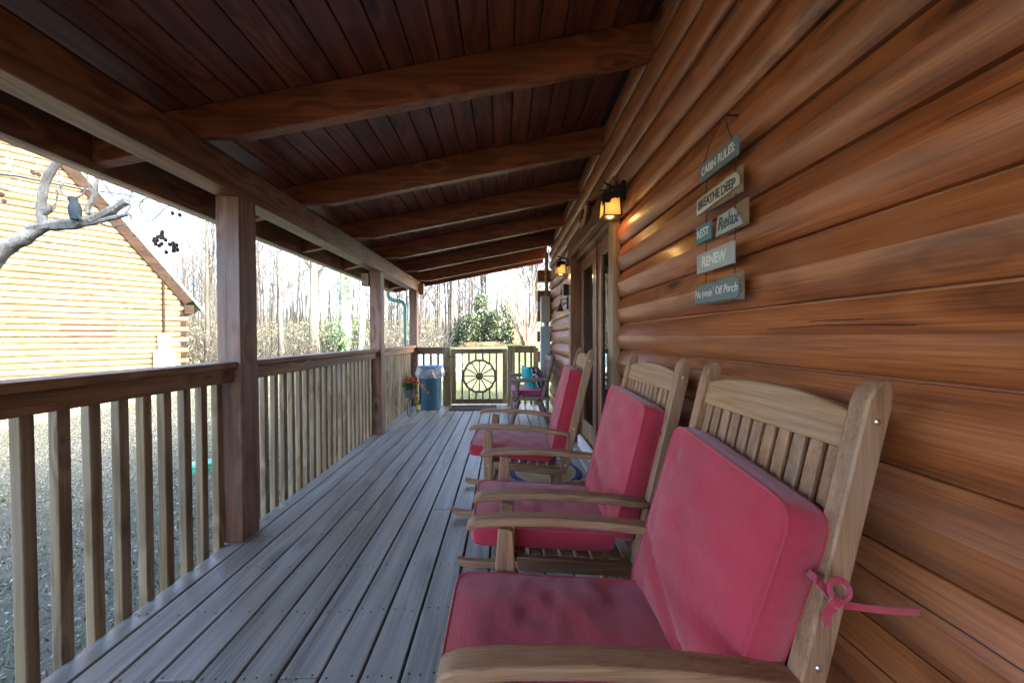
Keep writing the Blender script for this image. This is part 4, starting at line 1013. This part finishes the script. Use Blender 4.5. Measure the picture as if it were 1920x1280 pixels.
b = MB().lathe([(0,.06),(.06,.06),(.075,.0)],16); b.xform(Matrix.Translation((.16,.06,1.58)) @ Matrix.Rotation(-math.pi/2,4,'X')); b.build('meter_dial', M['greybox'], nb)
MB().box(.14,.62,.0,.18,.55,1.27).build('panel_box', M['white'], nb, bevel=.01)

# ================================================================== yard things
gl = thing('green_lid', 'round green plastic utility lid lying in the yard', 'lid', (-3.82,4.36,gz(-3.82,4.36)))
MB().lathe([(0,.10),(.12,.098),(.145,.09),(.15,.07),(.135,.068),(.15,.05),(.155,.03),(.14,.028),(.16,.0),(.16,-.1)],28).build('lid_body', plain('green_plastic', (.02,.20,.12),.4), gl, smooth=True)
pb = thing('pale_blue_trailer', 'pale blue low box with a white band on the lawn beyond the trash can', 'box', (-2.15,11.2,gz(-2.15,11.2)))
MB().box(-.8,.75,-.5,.5,.42,.80).build('upper_panel', plain('pale_blue_paint', (.20,.32,.38),.4), pb, bevel=.02); MB().box(-.79,.74,-.49,.49,.27,.419).build('white_band', M['white'], pb, bevel=.01)
MB().box(-.75,.7,-.44,.44,.0,.269).build('lower_panel', M['greybox'], pb, bevel=.01)
rw = thing('log_retaining_wall', 'low stacked timber retaining wall behind the pale multi stemmed tree', 'wall', (1.5,21.6,gz(1.5,21.6)))
for i in range(5): MB().box(-1.0+.1*(i%2),5.5,-.12,.12,.18*i,.18*i+.165).build('timber', M['railx'], rw, bevel=.02)
MB().box(-.35,-.05,-.20,-.125,-.1,1.05).build('timber_post', M['rafter'], rw, bevel=.01)
yf = thing('lawn_edging', 'low dark timber edging under the evergreen shrub', 'edging', (-1.4,21.9,gz(-1.4,21.9)))
MB().box(-1.4,1.7,-.1,.1,-.1,.22).build('edging_timber', M['railx'], yf, bevel=.02)

# ------------------------------------------------------------------ trees
def grow(seed, h, r, lean=(0,0), nb_=16, spread=.55, wig=.05, start=.28, lev=3, crook=None):
    rn = random.Random(seed); tr, cr = MB(), MB()
    n = 12; pts = []; p = Vector((0,0,-.25)); ang = rn.uniform(0,6.28)
    for i in range(n+1):
        t = i/n; pts.append(Vector((lean[0]*t*t*h+wig*h*.12*math.sin(t*5+ang), lean[1]*t*t*h+wig*h*.12*math.sin(t*4+ang*2), t*h-.25)))
    rad = [r*(1-.88*(i/n)**.9)*(1.25 if i == 0 else 1) for i in range(n+1)]
    tr.tube(pts, rad, 8)
    def br(p0, d, L, rr, l):
        k = 4 if l < 2 else 3; q = [Vector(p0)]; dd = Vector(d).normalized()
        for i in range(k):
            dd = (dd+Vector((rn.gauss(0,.16),rn.gauss(0,.16),rn.gauss(.10,.10)))).normalized(); q.append(q[-1]+dd*(L/k))
        cr.tube(q, [max(.003, rr*(1-.85*i/k)) for i in range(k+1)], 4 if l == 0 else 3, cap=False)
        if l < lev-1:
            m_ = (6 if l == 0 else 4)
            for i in range(m_):
                t = rn.uniform(.25,1); j = min(k-1, int(t*k)); a = q[j].lerp(q[j+1], t*k-j)
                d2 = (dd+Vector((rn.gauss(0,.6),rn.gauss(0,.6),rn.gauss(.25,.4)))).normalized()
                br(a, d2, L*rn.uniform(.35,.62), rr*.45, l+1)
    for i in range(nb_):
        t = start+(1-start)*(i+rn.random())/nb_; j = min(n-1,int(t*n)); a = pts[j].lerp(pts[j+1], t*n-j); th = rn.uniform(0,6.28)
        d = Vector((math.cos(th)*spread, math.sin(th)*spread, rn.uniform(.35,1.0)))
        br(a, d, h*(.34*(1-t)+.10)*rn.uniform(.7,1.2), rad[j]*.5, 0)
    return tr, cr
def fast(name, m, mat, smooth=True):
    me = bpy.data.meshes.new(name); me.from_pydata(m.v, [], m.f); me.materials.append(mat)
    if smooth: me.polygons.foreach_set('use_smooth', [True]*len(me.polygons))
    return me
protos = []
for s, (h, r, l, nbb, st) in enumerate(((15,.17,(.02,.0),20,.22),(13,.13,(-.04,.02),18,.2),(17,.20,(.0,.03),18,.35),(11,.09,(.06,0),16,.15),(14,.12,(-.02,-.02),20,.3),(9,.07,(.10,.02),14,.15))):
    a, b = grow(100+s, h, r, l, nbb, .6, .06, st, 3); protos.append((fast('trunk', a, M['tbark']), fast('crown', b, M['tbark'])))
def tree(name, label, loc, pr, sc=1, rz_=0, group=None, mats=None):
    t = thing(name, label, 'tree', (loc[0], loc[1], gz(*loc)), rz_, group); t.scale = (sc,sc,sc)
    for nm, me in zip(('trunk','crown'), pr):
        o = bpy.data.objects.new(nm, me); C.objects.link(o); o.parent = t
    return t
rnd = random.Random(77)
spots = []
tries = 0
def free(x, y, d): return all((x-a)**2+(y-b)**2 > d*d for a, b in spots)
# wood beyond the lawn (end of the porch) and along the left
while len(spots) < 92 and tries < 4000:
    tries += 1
    y = rnd.uniform(22.5, 46); x = rnd.uniform(-.95*y, .32*y)
    if x > .2 and y < 25: continue
    if x < -9 and y < 24+.0*x: 
        pass
    if free(x, y, 1.15): spots.append((x, y))
for i, (x, y) in enumerate(spots):
    far = y > 34
    tree('bare_tree', 'slender bare winter tree standing in the wood behind the lawn' if not far else 'bare winter tree deep in the wood', (x, y), rnd.choice(protos), rnd.uniform(.6,1.05), rnd.uniform(0,6.28), 'bare trees of the wood' if not far else 'bare trees deep in the wood')
# trees standing out, left of the middle post
def dist_tree(px, y): d = ray(px, 640); return (d.x/d.y*y, y)
a, b = grow(300, 13, .24, (.0,.0), 16, .5, .05, .3, 3); p_w = (fast('trunk', a, M['myrtle']), fast('crown', b, M['tbark']))
tree('pale_tree', 'stout pale trunked bare tree seen between the first and middle posts', dist_tree(592, 17.5), p_w, 1, .5)
a, b = grow(301, 9, .14, (.01,.0), 12, .5, .05, .3, 3); tree('forked_tree', 'thin grey bare tree just right of the first post', dist_tree(525, 16), (fast('trunk', a, M['tbark']), fast('crown', b, M['tbark'])), 1, 2)
a, b = grow(302, 10, .20, (-.055,.0), 9, .4, .10, .35, 3); tree('leaning_tree', 'crooked leaning tree just left of the middle post', dist_tree(676, 17), (fast('trunk', a, M['lichen']), fast('crown', b, M['tbark'])), 1, 0)
iv = tree('ivy_tree', 'straight trunk wrapped in green ivy left of the middle post', dist_tree(647, 16.5), (fast('trunk', MB().tube([(0,0,-.3),(0,.02,2),(-.05,0,4),(-.22,0,7.5)],[.28,.26,.15,.06],10), M['ivybark']), fast('crown', grow(303,7.5,.12,(-.03,0),6,.3,.03,.6,2)[1], M['tbark'])), 1)
bm_leaves('ivy', M['ivy'], iv, 2600, lambda rn, n: np.stack([(lambda a, z, r: r*np.cos(a))(*(A := (rn.rand(n)*6.28, rn.rand(n)**1.5*4.6, None))[:2], .27*(1-np.minimum(A[1],4.6)/6.5)+.05*rn.rand(n)), (.27*(1-np.minimum(A[1],4.6)/6.5)+.03)*np.sin(A[0]), A[1]], 1), .09, 5, 1.5)
a, b = grow(304, 14, .14, (.03,.0), 16, .55, .05, .25, 3); tree('tall_tree', 'tall bare tree seen just right of the neighbour cabin', dist_tree(386, 17), (fast('trunk', a, M['tbark']), fast('crown', b, M['tbark'])), .8, 1)
# pale multi stemmed tree at the end of the lawn
mt = thing('multi_stem_tree', 'pale vase shaped tree with many fanned bare stems at the end of the lawn', 'tree', (1.25, 20.2, gz(1.25,20.2)))
st, tw = MB(), MB(); rn = random.Random(4)
for i in range(26):
    a = rn.uniform(0,6.28); sp = rn.uniform(.12,.62); L = rn.uniform(3.4,5.4); q = [Vector((.16*math.cos(a)*rn.random(), .16*math.sin(a)*rn.random(), -.1))]; d = Vector((math.cos(a)*sp, math.sin(a)*sp, 1)).normalized()
    for k_ in range(7):
        d = (d+Vector((rn.gauss(0,.05),rn.gauss(0,.05),.03))).normalized(); q.append(q[-1]+d*L/7)
    r0 = rn.uniform(.032,.065); st.tube(q, [max(.006, r0*(1-.85*k_/7)) for k_ in range(8)], 6)
    for k_ in range(12):
        j = rn.randint(2,6); d2 = (d+Vector((rn.gauss(0,.35),rn.gauss(0,.35),rn.gauss(.2,.25)))).normalized(); p0 = q[j]; L2 = rn.uniform(.6,1.6)
        tw.tube([p0, p0+d2*L2*.5+Vector((rn.gauss(0,.05),rn.gauss(0,.05),.03)), p0+d2*L2], [.012,.008,.004], 3, cap=False)
for nm, m_ in (('trunk', st), ('crown', tw)):
    o = bpy.data.objects.new(nm, fast(nm, m_, M['myrtle'])); C.objects.link(o); o.parent = mt
# evergreen shrubs
def shrub(px, y, h, wd, label, seed, mat='ever', n=5200, size=.085):
    loc = dist_tree(px, y); t = thing('evergreen_shrub', label, 'shrub', (loc[0], loc[1], gz(*loc)))
    rn = random.Random(seed); st = MB(); cl = []
    for i in range(26):
        a = rn.uniform(0,6.28); r = wd*rn.random()**.6; z = h*(.12+.85*rn.random())*(1-.45*(r/wd)**2); p = Vector((r*math.cos(a), r*math.sin(a), z)); cl.append((p, rn.uniform(.22,.5)))
        st.tube([(0,0,-.1), p*.5+Vector((0,0,.1*h)), p], [.03,.018,.006], 4, cap=False)
    o = bpy.data.objects.new('stems', fast('stems', st, M['tbark'])); C.objects.link(o); o.parent = t
    cs = np.array([c[0][:] for c in cl]); rs = np.array([c[1] for c in cl])
    def f(r_, n_):
        k_ = r_.randint(0, len(cl), n_); d = r_.normal(size=(n_,3))*.62; return np.maximum(cs[k_]+d*rs[k_][:,None], [-99,-99,.02])
    bm_leaves('foliage', M[mat], t, n, f, size, seed, 1.9); return t
shrub(905, 22.8, 3.4, 1.25, 'large dark evergreen shrub on the lawn edge left of the pale tree', 3, n=6000)
shrub(872, 22.3, 1.7, .9, 'small evergreen shrub at the left foot of the large shrub', 4, n=2400)
shrub(948, 23.2, 2.6, 1.2, 'evergreen shrub directly behind the pale fanned stems', 5, n=4200)
shrub(640, 19.5, 2.0, 1.5, 'green shrub mass beside the ivy trunk', 6, 'ivy', 2600)
# underbrush at the edge of the wood: tangled twigs and dry leaves, nobody could count it
rn = random.Random(9); tw = MB()
def edge_pt():
    y = rn.uniform(15.5, 30); x = rn.uniform(-1.05*y, -.18*y)
    if y > 22: x = rn.uniform(-1.0*y, .02*y)
    return x, y
for i in range(2600):
    x, y = edge_pt(); z = gz(x, y); L = rn.uniform(.6,2.6); d = Vector((rn.gauss(0,.35),rn.gauss(0,.35),1)).normalized(); p = Vector((x,y,z-.05)); mid = p+d*L*.55
    d2 = (d+Vector((rn.gauss(0,.4),rn.gauss(0,.4),rn.gauss(-.1,.3)))).normalized(); tw.tube([p, mid, mid+d2*L*.5], [.016,.010,.004], 3, cap=False)
ub = bpy.data.objects.new('underbrush', fast('underbrush', tw, M['tbark'])); C.objects.link(ub); tag(ub, 'tangled dry brush at the edge of the wood', 'brush', None, 'stuff')
def fb(r_, n_):
    y = 15.5+r_.rand(n_)*12; x = -(.18+.87*r_.rand(n_))*y; z = np.array([gz(a, b) for a, b in zip(x, y)])+r_.rand(n_)**2.2*1.9; return np.stack([x, y, z], 1)
bl_ = bm_leaves('brush_leaves', M['brush'], None, 7500, fb, .07, 12, 2.2, 'stuff'); tag(bl_, 'yellow green dry leaves on the brush', 'foliage')
# far bank of the wood: fine mass of twigs and trunks
tw = MB()
for i in range(700):
    y = rn.uniform(46, 75); x = rn.uniform(-.95*y, .35*y); z = gz(x,y); h = rn.uniform(6,14); ln = rn.gauss(0,.05)
    tw.tube([(x,y,z-.3),(x+ln*h*.5,y,z+h*.5),(x+ln*h,y,z+h)],[rn.uniform(.05,.12),.05,.015],3,cap=False)
    for k_ in range(4):
        t_ = rn.uniform(.35,.95); p = Vector((x+ln*h*t_, y, z+h*t_)); tw.tube([p, p+Vector((rn.gauss(0,1),rn.gauss(0,1),rn.uniform(.6,2)))],[.03,.01],3,cap=False)
fw = bpy.data.objects.new('distant_wood', fast('distant_wood', tw, M['tbark'])); C.objects.link(fw); tag(fw, 'distant bare woodland on the rising ground', 'wood', None, 'stuff')
# leaf litter and grass on the near lawn
def fl_(r_, n_):
    x = -1.72-9.5*r_.rand(n_)**1.4; y = .3+9*r_.rand(n_); return np.stack([x, y, np.array([gz(a, b) for a, b in zip(x, y)])+.012+.015*r_.rand(n_)], 1)
lm = bm_leaves('leaf_litter', M['litter'], None, 46000, fl_, .0105, 3, 2.4, 'stuff'); tag(lm, 'small dry leaves and twigs scattered over the yard', 'leaves')
def blades(n, fn, h, seed):
    r_ = np.random.RandomState(seed); c = fn(r_, n); a = r_.rand(n)*6.28; hh = h*(.5+r_.rand(n)); wd = .004+.003*r_.rand(n); ln = r_.normal(size=(n,2))*.5
    V = np.zeros((n*3,3)); V[0::3] = c+np.stack([np.cos(a)*wd, np.sin(a)*wd, 0*a],1); V[1::3] = c-np.stack([np.cos(a)*wd, np.sin(a)*wd, 0*a],1); V[2::3] = c+np.stack([ln[:,0]*hh, ln[:,1]*hh, hh],1)
    me = bpy.data.meshes.new('grass'); me.from_pydata([tuple(p) for p in V], [], [(3*i,3*i+1,3*i+2) for i in range(n)]); return me
def fg1(r_, n_):
    p = fl_(r_, n_); p[:,2] -= .02; return p
def fg2(r_, n_):
    x = -5+9*r_.rand(n_); y = 6.4+15*r_.rand(n_)**1.6; return np.stack([x, y, np.array([gz(a, b) for a, b in zip(x, y)])-.01], 1)
me = blades(42000, fg1, .035, 1); me.materials.append(M['grass']); o = bpy.data.objects.new('grass', me); C.objects.link(o); tag(o, 'short thin grass on the shaded yard', 'grass', None, 'stuff')
me = blades(36000, fg2, .05, 2); me.materials.append(M['grass']); o = bpy.data.objects.new('grass', me); C.objects.link(o); tag(o, 'short grass on the lawn beyond the gate', 'grass', None, 'stuff')
# ------------------------------------------------------------------ pruned tree in the near yard
YT = 2.5
nt_ = thing('pruned_tree', 'lichen covered pruned tree branches at the left edge', 'tree', (-4.25, YT, gz(-4.25, YT)))
o_ = Vector((-4.25, YT, gz(-4.25, YT)))
def W(x, y, dy=0): return atY(x, y, YT+dy)-o_
tk = MB(); 
mainp = [Vector((0,0,-.3)), Vector((.02,0,.8)), Vector((.20,0,1.55)), Vector((.46,0,2.02)), W(0,473), W(45,447), W(85,424)]
tk.tube(spline(mainp,4), [.72*(.17-.115*i/24)*(.75 if i > 13 else 1)*(1+.10*math.sin(i*2.3)+.06*math.sin(i*5.1)) for i in range(25)], 12)
tk.tube(spline([Vector((.10,0,1.3)), Vector((-.15,-.1,2.3)), Vector((-.2,-.15,3.1)), Vector((-.3,-.1,4.2))],4), [.12,.11,.11,.10,.10,.09,.08,.08,.07,.06,.06,.05,.04], 8)
tk.build('trunk', M['lichen'], nt_, smooth=True, org=(0,0,0))
cr = MB()
def limb(pts, r0, r1, n=8):
    s = spline([W(*p) for p in pts], 4); cr.tube(s, [.72*(r0+(r1-r0)*i/(len(s)-1))*(1+.10*math.sin(i*2.1)*(r0 > .02)) for i in range(len(s))], n)
limb([(60,430),(110,420),(160,416),(200,400),(238,377)], .052,.034)
limb([(120,424),(170,418),(240,402)], .034,.018)
limb([(100,425),(140,424),(173,415)], .040,.024)
limb([(82,426),(78,404),(78,380),(88,335),(113,297)], .036,.030)
limb([(75,405),(90,395),(100,385)], .03,.02)
limb([(168,402),(165,390),(175,370),(183,330)], .024,.020,6)
thin = [[(0,326,.2),(45,332,.2),(110,346,.2),(170,357,.2),(240,366,.2),(262,378,.1),(310,381,.1)],[(40,270),(60,295),(87,330)],[(12,285,.2),(14,305,.2),(20,318,.2)],[(25,290,.2),(20,312,.2),(30,328,.2)],
 [(108,350),(120,365),(135,371),(155,365),(160,350)],[(190,338),(210,365),(225,380),(238,395),(255,410),(285,413),(310,390),(328,384)],[(238,395),(250,415),(275,432),(290,440)],[(235,400),(245,385),(240,365)],[(180,415),(210,425),(240,418)],
 [(105,355),(107,370),(100,395)],[(95,330),(100,310),(96,297)],[(160,318),(165,340),(170,360)],[(183,330),(195,325),(205,345)],[(110,320),(118,345),(112,352)],[(0,352),(20,358)],[(268,400),(262,385),(275,372),(300,380)],[(245,352),(247,365),(243,372)]]
for q in thin: limb(q, .019 if len(q[0]) > 2 and len(q) > 4 else .011, .005, 5)
cr.build('branches', M['lichen'], nt_, smooth=True, org=(0,0,0))
rn = random.Random(6); bm_ = MB()
for cx, cy, n in ((300,450,11),(322,462,8),(330,407,3),(66,326,3),(298,440,3),(4,365,3)):
    for i in range(n):
        p = W(cx+rn.gauss(0,7), cy+rn.gauss(0,6)); bm_.ball(tuple(p), (.013,.013,.017), 6, 4)
bm_.build('seed_pods', M['bark'], nt_, smooth=True, org=(0,0,0))
bd = thing('perched_bird', 'small blue grey bird sitting upright on the pruned branch', 'bird', atY(141,409,YT-.04)); bd.scale = (.66,.66,.72)
m = MB(); pr = [(0,-.02),(.035,-.015),(.045,.03),(.05,.08),(.044,.12),(.034,.145),(.036,.165),(.038,.185),(.028,.205),(0,.214)]
m.lathe(pr, 14); m.v = [(x+(.02 if z > .15 else 0)*-1, y, z) for x, y, z in m.v]
m.tube([(-.045,0,.185),(-.075,0,.192)],[.010,.001],6); m.tube([(.03,0,.02),(.075,0,-.03)],[.02,.008],6)
m.build('body', plain('blue_grey_feather', (.02,.032,.045), .8, 0, .5, 60, .3, spec=.1), bd, smooth=True)
